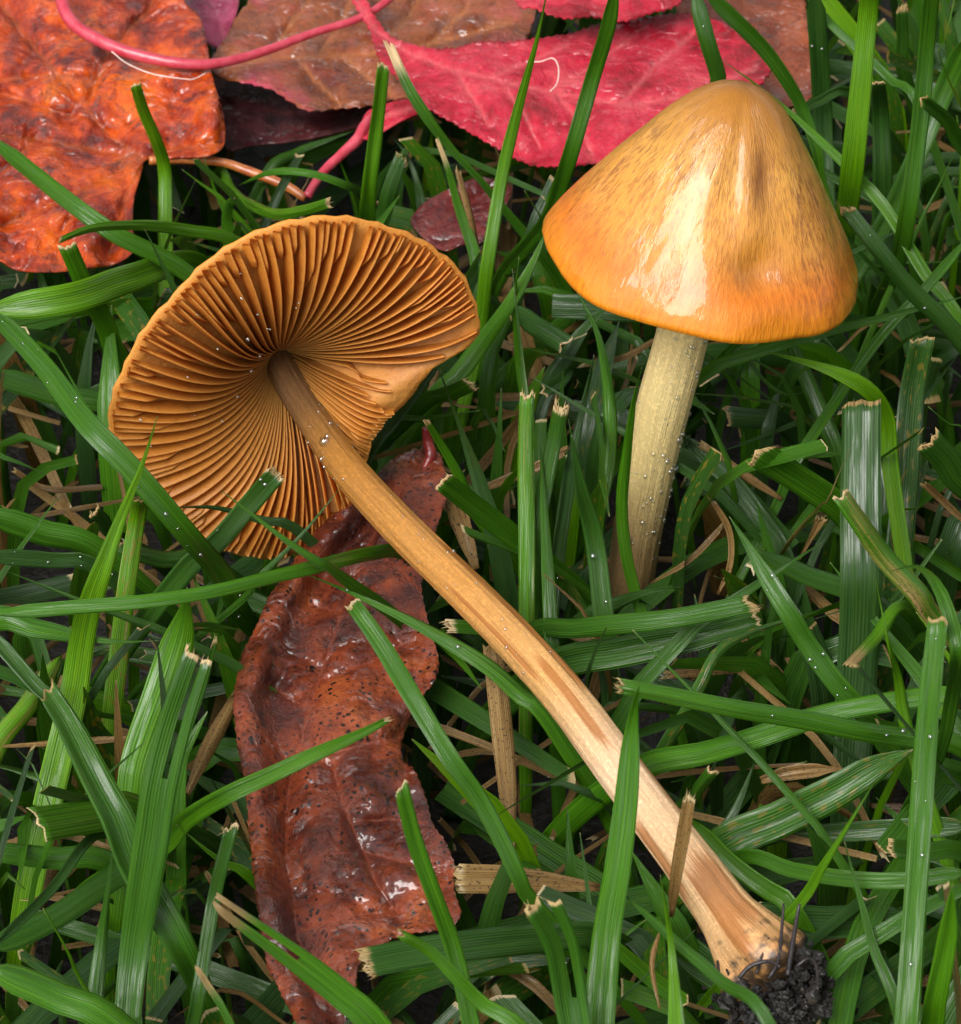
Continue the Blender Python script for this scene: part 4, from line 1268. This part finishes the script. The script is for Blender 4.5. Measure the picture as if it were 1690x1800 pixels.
mb2 = MB()
mb = MB()
tmp_l, tmp_r = tube(mb, spts, srad, 160, 56, stem_r, None)
rg = random.Random(21)
drops_near(mb2, 38, on_tube(tmp_l, tmp_r, mb.v, 0.1, 0.55), (0.007, 0.028), rg)
drops_near(mb2, 8, on_tube(tmp_l, tmp_r, mb.v, 0.12, 0.2), (0.025, 0.045), rg)
for k in range(18):      # on the gill edges
    th, s = rg.uniform(1.6, 3.3) if k < 20 else rg.uniform(-3.1, 3.1), rg.uniform(0.2, 0.9)
    drop_verts(mb2, cap_pt(th, s, h_edge(s) + 0.01), CAP_AXIS, rg.uniform(0.012, 0.028))
d = mb2.build('water_droplets', M_WATER, FO, fm)
d['kind'] = 'stuff'

# ------------------------------------------------------------------ standing mushroom
sm = empty('standing_mushroom', STAND_BASE)
tag(sm, 'standing ochre mushroom with a glossy wet conical cap beside the pink leaf', 'mushroom', 'ochre mushrooms')
SO = tuple(STAND_BASE)
C2 = None
zz = 4.25
C2 = P(1238, 446, zz)
for _ in range(40):     # height at which the rim centre sits above a stem leaning with the cap
    want = STAND_BASE.y + 0.75
    zz += (C2.y - want) * 0.5 * 0.9
    C2 = P(1238, 446, zz)
AX2 = STAND_AXIS
F2 = (VB - AX2 * VB.dot(AX2)).normalized()        # cap direction that faces the camera
S2 = F2.cross(AX2) * -1                            # to the right
if S2.x < 0:
    S2 = -S2
RC = 284 / pxcm(C2)
HC = 2.08
prof_s = [0, .092, .183, .288, .4, .515, .63, .742, .85, .932, .977, 1.0, 0.985, 0.95]
prof_h = [1, .985, .95, .88, .775, .64, .5, .355, .215, .105, .035, -.03, -.062, -.06]
NSC, NTC = 90, 160


def prof(k):
    i = np.linspace(0, 1, len(prof_s))
    return float(np.interp(k, i, prof_s)), float(np.interp(k, i, prof_h))


fine_k = np.linspace(0, 1, 400)
ss = np.interp(fine_k, np.linspace(0, 1, len(prof_s)), prof_s)
hh = np.interp(fine_k, np.linspace(0, 1, len(prof_s)), prof_h)
ker = np.ones(21) / 21
ss_p = np.convolve(np.concatenate([-ss[20:0:-1], ss, np.full(20, ss[-1])]), ker, 'same')[20:-20]
hh_p = np.convolve(np.concatenate([hh[20:0:-1], hh, np.full(20, hh[-1])]), ker, 'same')[20:-20]
ss_p[0] = 0


def g2(x, s):
    return math.exp(-(x / s) ** 2)


def cap2(th, k):
    """th = 0 faces the camera, positive to the right"""
    s = float(np.interp(k, fine_k, ss_p))
    h = float(np.interp(k, fine_k, hh_p))
    td = (math.degrees(th) + 180) % 360 - 180
    r = s
    # shallow radial furrows and facets; the front groove is added to split the highlight
    r -= 0.075 * s * g2(td - 5, 9) * (1 - g2(s, 0.16)) * (1 if s < 0.45 else g2(s - 0.45, 0.3))
    r -= 0.02 * s * g2(td - 34, 11) * (1 - g2(s, 0.3))
    r += 0.018 * s * g2(td - 52, 14) * (1 - g2(s, 0.3))
    r -= 0.012 * s * g2(td + 34, 18)
    r += s * 0.012 * math.sin(3 * th + 1.0) + s * s * 0.012 * math.sin(7 * th + 0.5)
    # dents
    dent = 0.11 * g2(td - 22, 11) * g2(s - 0.79, 0.08) + 0.03 * g2(td - 30, 9) * g2(s - 0.5, 0.1)
    bump = 0.035 * g2(td - 28, 16) * g2(s - 0.93, 0.06)
    r += (-dent + bump) * 0.6
    h += (-dent + bump) * 0.55
    h += 0.012 * math.sin(5 * th + 2) * s ** 3 + 0.02 * math.sin(2 * th + .6) * s ** 3
    r += 0.010 * noise.noise(Vector((math.cos(th) * s * 4.5, math.sin(th) * s * 4.5, k * 3))) + 0.004 * noise.noise(Vector((math.cos(th) * s * 12, math.sin(th) * s * 12, k * 7)))
    return C2 + (F2 * math.cos(th) + S2 * math.sin(th)) * (r * RC) + AX2 * (h * HC), s, h


def stain(th, s):
    td = (math.degrees(th) + 180) % 360 - 180
    return min(1, 0.9 * g2(td - 24, 10) * g2(s - 0.47, 0.13) + 0.45 * g2(td - 26, 17) * g2(s - 0.8, 0.07))


mb = MB()
rows = []
for i in range(NSC + 1):
    k = max(i / NSC, 0.004)
    row = []
    for j in range(NTC):
        th = 2 * math.pi * j / NTC + math.pi
        p, s, h = cap2(th, k)
        row.append(mb.vert(p, (j / NTC, s), (math.cos(th), math.sin(th), s, stain(th, s))))
    rows.append(row)
inner = []
for i in range(16):
    s = 0.95 * (1 - i / 16)
    row = []
    for j in range(NTC):
        th = 2 * math.pi * j / NTC + math.pi
        h = -0.055 + 0.72 * (1 - (s / 0.95)) ** 0.8
        row.append(mb.vert(C2 + (F2 * math.cos(th) + S2 * math.sin(th)) * (s * RC) + AX2 * (h * HC), (j / NTC, 1.0), (math.cos(th), math.sin(th), s, 0)))
    inner.append(row)
for rr in (rows, inner):
    for i in range(len(rr) - 1):
        for j in range(NTC):
            k = (j + 1) % NTC
            mb.f.append((rr[i][j], rr[i + 1][j], rr[i + 1][k], rr[i][k]))
for j in range(NTC):
    k = (j + 1) % NTC
    mb.f.append((rows[-1][j], inner[0][j], inner[0][k], rows[-1][k]))
mb.f.append(tuple(rows[0]))
mb.f.append(tuple(inner[-1][::-1]))
cap_o = mb.build('cap', M_CAP, SO, sm)

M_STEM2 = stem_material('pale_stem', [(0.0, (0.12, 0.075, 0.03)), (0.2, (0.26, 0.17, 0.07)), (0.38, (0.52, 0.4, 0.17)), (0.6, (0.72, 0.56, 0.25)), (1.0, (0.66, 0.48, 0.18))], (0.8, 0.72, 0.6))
top = C2 + AX2 * 0.9
mid = STAND_BASE.lerp(C2, 0.5)
pts2 = []
for (x, y), zf in (((1090, 1100), -0.16), ((1106, 1040), -0.02), ((1122, 930), 0.17), ((1145, 810), 0.38), ((1170, 700), 0.58), ((1197, 600), 0.765)):
    # depth follows the leaning axis
    yb = STAND_BASE.y + (C2.y - STAND_BASE.y) * zf
    dd = VR * ((x - 845) / FPX) + VU * ((900 - y) / FPX) - VB
    pts2.append(CAMP + dd * ((yb - CAMP.y) / dd.y))
pts2.append(top)
mb = MB()
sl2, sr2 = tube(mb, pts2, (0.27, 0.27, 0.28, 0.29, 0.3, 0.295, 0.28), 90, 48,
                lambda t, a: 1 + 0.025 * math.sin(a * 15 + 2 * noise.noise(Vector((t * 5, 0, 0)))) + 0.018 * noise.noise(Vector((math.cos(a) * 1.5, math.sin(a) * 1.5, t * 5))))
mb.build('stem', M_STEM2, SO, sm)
md = MB()
rg = random.Random(31)
drops_near(md, 70, on_tube(sl2, sr2, mb.v, 0.15, 0.72), (0.008, 0.022), rg)
drops_near(md, 75, on_tube(sl2, sr2, mb.v, 0.2, 0.72, VR), (0.008, 0.04), rg)
d = md.build('water_droplets', M_WATER, SO, sm)
d['kind'] = 'stuff'


# ------------------------------------------------------------------ autumn leaves
def polydist(P2, segs):
    best = np.full(len(P2), 1e9)
    for (ax_, ay_, bx, by) in segs:
        dx, dy = bx - ax_, by - ay_
        L2 = dx * dx + dy * dy + 1e-9
        t = np.clip(((P2[:, 0] - ax_) * dx + (P2[:, 1] - ay_) * dy) / L2, 0, 1)
        best = np.minimum(best, np.hypot(P2[:, 0] - ax_ - t * dx, P2[:, 1] - ay_ - t * dy))
    return best


def make_leaf(name, label, cat, outline, z0, mat, veins=(), step=7.0, serr=0, period=16, wrinkle=0.07, curl=0.05, ztilt=None, seed=0, bulge=0.0, vdepth=0.05, smooth=2, group='fallen autumn leaves'):
    pts = [Vector((x, y, 0)) for x, y in outline]
    n = len(pts)
    bd = []
    # smooth closed outline, resampled
    for i in range(n):
        a, b, c, d = pts[i - 1], pts[i], pts[(i + 1) % n], pts[(i + 2) % n]
        L = (c - b).length
        m = max(1, int(L / 4.5))
        for k in range(m):
            t = k / m
            q = 0.5 * (2 * b + (c - a) * t + (2 * a - 5 * b + 4 * c - d) * t * t + (3 * b - a - 3 * c + d) * t ** 3) if L < 90 else b.lerp(c, t)
            bd.append(q)
    if serr:
        out = []
        acc = 0
        area = sum(bd[i - 1].x * bd[i].y - bd[i].x * bd[i - 1].y for i in range(len(bd)))
        sg = 1 if area > 0 else -1
        for i in range(len(bd)):
            t = bd[(i + 1) % len(bd)] - bd[i - 1]
            acc += t.length / 2
            nn = Vector((t.y, -t.x, 0)).normalized() * sg
            ph = (acc / period) % 1
            out.append(bd[i] + nn * serr * (ph - 0.4) * (0.6 + 0.8 * abs(noise.noise(Vector((acc * 0.02, seed, 0))))))
        bd = out
    bxy = [(p.x, p.y) for p in bd]
    xs_ = [p[0] for p in bxy]
    ys_ = [p[1] for p in bxy]
    arr = []
    rg = random.Random(seed)
    y = min(ys_)
    row = 0
    bnd = np.array(bxy)
    while y < max(ys_):
        x = min(xs_) + (step / 2 if row % 2 else 0)
        while x < max(xs_):
            if in_poly(x, y, bxy):
                arr.append((x + rg.uniform(-.6, .6), y + rg.uniform(-.6, .6)))
            x += step
        y += step * 0.87
        row += 1
    segs = [(*bxy[i], *bxy[(i + 1) % len(bxy)]) for i in range(len(bxy))]
    arr = np.array(arr)
    db = polydist(arr, segs)
    arr = arr[db > 2.5]
    allp = [Vector(p) for p in bxy] + [Vector((float(a), float(b))) for a, b in arr]
    nb = len(bxy)
    V2, E_, F_, *_ = delaunay_2d_cdt(allp, [(i, (i + 1) % nb) for i in range(nb)], [], 1, 1e-4)
    Q = np.array([(v.x, v.y) for v in V2])
    db = polydist(Q, segs)
    vs = []
    for pl in veins:
        for i in range(len(pl) - 1):
            vs.append((*pl[i], *pl[i + 1]))
    dv = polydist(Q, vs) if vs else np.full(len(Q), 1e3)
    mb = MB()
    for i, (x, y) in enumerate(Q):
        e = math.exp(-db[i] / 22)
        vn = math.exp(-(dv[i] / 4.5) ** 2)
        z = z0 + (ztilt(x, y) if ztilt else 0)
        z += wrinkle * (noise.noise(Vector((x / 95, y / 95, seed))) * 1.3 + noise.noise(Vector((x / 38, y / 38, seed + 4))) * 0.55 + noise.noise(Vector((x / 16, y / 16, seed + 9))) * 0.22)
        z += bulge * (1 - math.exp(-min(dv[i], 60) / 18)) - vdepth * math.exp(-dv[i] / 7)
        z += curl * e * (0.8 + 2.2 * noise.noise(Vector((x / 60, y / 60, seed + 20))))
        mb.vert(P(float(x), float(y), z), (x / 100, y / 100), (vn, e, 0, 0))
    mb.f = [tuple(f) for f in F_]
    ctr = P(sum(xs_) / nb, sum(ys_) / nb, z0)
    o = mb.build(name, mat, tuple(ctr))
    so = o.modifiers.new('thickness', 'SOLIDIFY')
    so.thickness = 0.00022
    so.offset = -1
    if cat:
        tag(o, label, cat, group)
    return o, tuple(ctr)


def stalk(parent, org, pts, zs, w, mat, name='leaf_stalk', label=None, cat=None):
    P3 = [P(x, y, lerp_list(zs, i / (len(pts) - 1))) for i, (x, y) in enumerate(pts)]
    sc = pxcm(P3[0])
    mb = MB()
    tube(mb, P3, [v / sc / 2 for v in w], 40, 12, lambda t, a: 1 + 0.08 * noise.noise(Vector((math.cos(a), math.sin(a), t * 12))))
    o = mb.build(name, mat, org if org else tuple(P3[0]), parent)
    if label:
        tag(o, label, cat)
    return o


M_ORANGE = leaf_material('orange_leaf', [(0.1, 0.009, 0.005), (0.3, 0.026, 0.004), (0.54, 0.066, 0.003), (0.66, 0.125, 0.004)], (0.035, 0.012, 0.012), (0.4, 0.08, 0.01), 5.0, 0.3, 0.8, transl=0.1)
M_TAN = leaf_material('tan_leaf', [(0.12, 0.028, 0.012), (0.2, 0.05, 0.016), (0.28, 0.075, 0.02), (0.34, 0.075, 0.04)], (0.06, 0.02, 0.015), (0.45, 0.17, 0.06), 8.0, 0.25, 0.5, patch=(0.5, 0.05, 0.1), seed=3.0)
M_PINK = leaf_material('pink_leaf', [(0.2, 0.006, 0.012), (0.38, 0.01, 0.026), (0.5, 0.018, 0.045), (0.58, 0.06, 0.08)], (0.1, 0.01, 0.014), (0.62, 0.13, 0.14), 10.0, 0.3, 0.35, rough=0.42, coat=0.6, seed=7.0)
M_PURPLE = leaf_material('purple_leaf', [(0.25, 0.02, 0.06), (0.36, 0.04, 0.1), (0.42, 0.06, 0.14), (0.48, 0.1, 0.2)], (0.1, 0.01, 0.03), (0.5, 0.12, 0.18), 9.0, 0.3, seed=12.0)
M_RUST = leaf_material('rust_leaf', [(0.14, 0.03, 0.012), (0.22, 0.045, 0.016), (0.28, 0.06, 0.02), (0.32, 0.08, 0.03)], (0.04, 0.012, 0.008), (0.3, 0.08, 0.03), 10.0, 0.5, seed=17.0)
M_MAROON = leaf_material('maroon_leaf', [(0.03, 0.01, 0.012), (0.06, 0.014, 0.016), (0.09, 0.02, 0.022), (0.12, 0.03, 0.03)], (0.01, 0.006, 0.006), (0.12, 0.03, 0.03), 10.0, 0.5, coat=0.4, seed=19.0, blot_amt=0.5)
M_BROWN = leaf_material('brown_leaf', [(0.06, 0.014, 0.01), (0.13, 0.027, 0.013), (0.23, 0.046, 0.016), (0.34, 0.085, 0.024)], (0.01, 0.006, 0.006), (0.24, 0.05, 0.02), 13.0, 1.0, 0.75, seed=23.0, big=0.8)
M_PSTALK = simple_material('pink_stalk', (0.4, 0.02, 0.045), (0.5, 0.06, 0.09), 5, 0.35, 0.7, 0.1)
M_OSTALK = simple_material('orange_stalk', (0.3, 0.07, 0.015), (0.46, 0.15, 0.03), 6, 0.4, 0.8)
M_RSTALK = simple_material('dark_red_stalk', (0.16, 0.012, 0.012), (0.28, 0.025, 0.02), 6, 0.4, 0.7)

J = (254, 281)
oveins = [[J, (150, 262), (60, 245), (-60, 235), (-160, 230)], [J, (200, 245), (150, 190), (100, 130), (40, 60), (-20, -20), (-80, -100)], [J, (165, 325), (80, 365), (-30, 410), (-120, 430)],
          [J, (300, 262), (350, 258), (388, 250)], [J, (225, 340), (205, 400), (190, 450)], [(150, 190), (190, 90), (260, 20), (300, -60)], [(100, 130), (20, 140), (-60, 140)],
          [(60, 245), (10, 300), (-40, 330)], [(165, 325), (110, 400), (100, 460)], [(130, 205), (60, 185), (0, 163)]]


def otilt(x, y):
    z = 0.0
    z += 0.26 * math.exp(-((x - 372) / 26) ** 2) * math.exp(-((y - 205) / 60) ** 2) * (1 if x < 384 else .4)       # upturned lobe
    z += 0.18 * math.exp(-((x - 238) / 14) ** 2) * math.exp(-((y - 345) / 45) ** 2)      # raised margin
    z -= 0.25 * max(0, (y - 380) / 100)
    return z


o, c = make_leaf('orange_leaf', 'large wet orange-red leaf with dark blotches and a curled lobe', 'leaf', LEAF_ORANGE, 1.45, M_ORANGE, oveins, 7, ztilt=otilt, seed=1, bulge=0.13, wrinkle=0.14, vdepth=0.04)
stalk(o, c, [(262, 282), (330, 281), (390, 285), (430, 298), (500, 325), (537, 348)], (1.52, 1.42, 1.3, 1.2), (16, 15, 16, 18, 18, 16), M_OSTALK)
tveins = [[(400, 110), (560, 100), (700, 95), (900, 40)], [(470, 106), (500, 60), (560, -20)], [(560, 100), (600, 40), (640, -40)], [(650, 96), (720, 30), (760, -60)], [(520, 102), (560, 150), (600, 185)], [(600, 99), (650, 140), (690, 170)], [(740, 90), (820, 20), (840, -60)]]
make_leaf('tan_leaf', 'brownish orange wet leaf with serrated edge under the pink leaf', 'leaf', LEAF_TAN, 1.3, M_TAN, tveins, 7.5, serr=5, period=22, seed=3, bulge=0.06, wrinkle=0.07)
pveins = [[(615, -20), (660, 55), (720, 95), (790, 122), (860, 140), (960, 163), (1100, 186), (1220, 170), (1330, 120)], [(800, 125), (830, 170), (860, 220)], [(880, 145), (920, 200), (950, 260)], [(980, 167), (1020, 220), (1040, 270)],
          [(860, 140), (930, 110), (1000, 80)], [(960, 163), (1040, 120), (1120, 60)], [(1090, 185), (1150, 120), (1220, 60)]]


def ptilt(x, y):
    mid = 100 + (x - 700) * 0.13
    return 0.30 * math.exp(-((y - mid - 20) / 110) ** 2) * min(1, max(0, (x - 640) / 150)) - 0.0006 * max(0, y - 230) * 2


o, c = make_leaf('pink_leaf', 'crimson pink serrated leaf behind the standing mushroom cap', 'leaf', LEAF_PINK, 1.75, M_PINK, pveins, 7, serr=7, period=13, ztilt=ptilt, seed=5, bulge=0.05, vdepth=0.03, wrinkle=0.05)
mb = MB()
make_leaf('pink_leaf', 'pale pink wet serrated leaf tip overhanging the crimson leaf', 'leaf', LEAF_RIMPINK, 2.35, M_PURPLE if False else M_PINK, [[(900, -60), (1050, -30), (1220, -40)]], 8, serr=7, period=14, seed=6, wrinkle=0.08)
make_leaf('rust_leaf', 'dull rust brown leaf behind the pink leaf tip', 'leaf', LEAF_RUST, 1.1, M_RUST, [[(1200, -60), (1300, 40), (1420, 160)]], 8, serr=4, period=20, seed=7, wrinkle=0.08)
make_leaf('purple_leaf', 'purplish pink leaf scrap between orange and tan leaves', 'leaf', LEAF_PURPLE, 0.95, M_PURPLE, [[(300, -80), (380, 20), (395, 75)]], 8, seed=8, wrinkle=0.1)
make_leaf('maroon_leaf', 'dark maroon leaf in shade under the tan leaf', 'leaf', LEAF_MAROON, 0.75, M_MAROON, [[(380, 180), (500, 200), (650, 195)]], 8, seed=9, wrinkle=0.1)
make_leaf('dark_red_leaf', 'small dark red leaf scrap behind the fallen cap', 'leaf', LEAF_DARKRED, 0.9, M_MAROON if False else leaf_material('dark_red_leaf', [(0.07, 0.012, 0.012), (0.12, 0.018, 0.018), (0.16, 0.025, 0.022), (0.2, 0.04, 0.03)], (0.02, 0.008, 0.008), (0.2, 0.04, 0.03), 10, .5, seed=29.0), [[(740, 420), (800, 370), (880, 330)]], 8, seed=10, wrinkle=0.08)
PF = [(632, 240), (636, 214), (648, 196), (672, 186), (712, 176), (756, 180), (742, 198), (706, 214), (676, 232), (652, 246)]
o, c = make_leaf('pink_leaf', 'small folded pink leaf base with long red stalk under the crimson leaf', 'leaf', PF, 1.5, M_PINK, [[(636, 238), (660, 210), (740, 188)]], 5, seed=11, wrinkle=0.05, vdepth=-0.03)
stalk(o, c, [(540, 345), (552, 325), (572, 298), (604, 268), (628, 246), (640, 222), (655, 204), (690, 190)], (1.25, 1.35, 1.5, 1.6, 1.58), (16, 16, 17, 19, 22, 18, 12, 6), M_PSTALK)
stalk(None, None, [(106, -40), (110, 6), (130, 42), (166, 66), (226, 92), (302, 109), (362, 113), (417, 104), (478, 85), (553, 57), (629, 33), (680, 2), (720, -40)], (2.1, 1.95, 1.9, 1.85, 1.75, 1.7, 1.75, 1.85), (24, 24, 22, 19, 17, 15, 14, 14), M_PSTALK,
      'leaf_stalk', 'curved pink leaf stalk lying over the orange and tan leaves', 'leaf stalk')
bveins = [[(752, 790), (735, 830), (700, 870), (650, 960), (600, 1080), (560, 1200), (528, 1310), (505, 1400), (500, 1500), (520, 1640), (560, 1780)],
          [(528, 1318), (585, 1350), (614, 1447), (640, 1500), (664, 1560), (700, 1610)], [(560, 1200), (640, 1170), (720, 1130)], [(600, 1080), (530, 1060), (480, 1080)], [(545, 1250), (480, 1210), (425, 1200)],
          [(560, 1330), (640, 1310), (700, 1300)], [(614, 1447), (680, 1440), (750, 1450)], [(505, 1400), (465, 1420), (440, 1440)], [(640, 1500), (720, 1520), (790, 1540)], [(520, 1640), (600, 1620), (690, 1600)], [(650, 960), (700, 1000), (740, 1040)]]


def btilt(x, y):
    z = 0.25 * math.exp(-((y - 860) / 90) ** 2)
    left = np.interp(y, [900, 1000, 1100, 1226, 1377, 1553, 1694, 1800], [590, 510, 455, 412, 432, 448, 470, 523])
    d = (x - left)
    z += 0.14 * math.exp(-((d - 22) / 24) ** 2)          # rolled left margin
    z -= 0.16 * math.exp(-((d - 75) / 34) ** 2)
    z -= 0.3 * math.exp(-((x - 735) / 40) ** 2) * math.exp(-((y - 1280) / 60) ** 2)
    return z


o, c = make_leaf('brown_leaf', 'wet reddish brown crumpled leaf with black specks under the fallen stem', 'leaf', LEAF_BROWN, 1.12, M_BROWN, bveins, 6.5, ztilt=btilt, seed=13, bulge=0.07, vdepth=0.04, wrinkle=0.09, serr=4, period=15)
stalk(o, c, [(748, 752), (752, 775), (757, 800), (745, 825)], (1.75, 1.5, 1.35), (13, 18, 22, 10), M_RSTALK)

# hair-thin threads lying on the leaves
M_HAIR = simple_material('pale_thread', (0.6, 0.45, 0.4), (0.75, 0.6, 0.55), 8, 0.4, 0.2)
stalk(None, None, [(196, 90), (225, 112), (270, 130), (330, 139), (345, 137), (362, 128)], (1.95, 1.9, 1.85), (2.0, 2.0, 2.0), M_HAIR, 'plant_thread', 'fine pale thread hanging below the curved pink stalk', 'thread')
stalk(None, None, [(925, 108), (950, 108), (972, 102), (982, 118), (980, 145), (968, 160)], (2.25, 2.26, 2.25), (2.2, 2.2, 2.2), M_HAIR, 'plant_thread', 'fine curled white thread lying on the crimson leaf', 'thread')
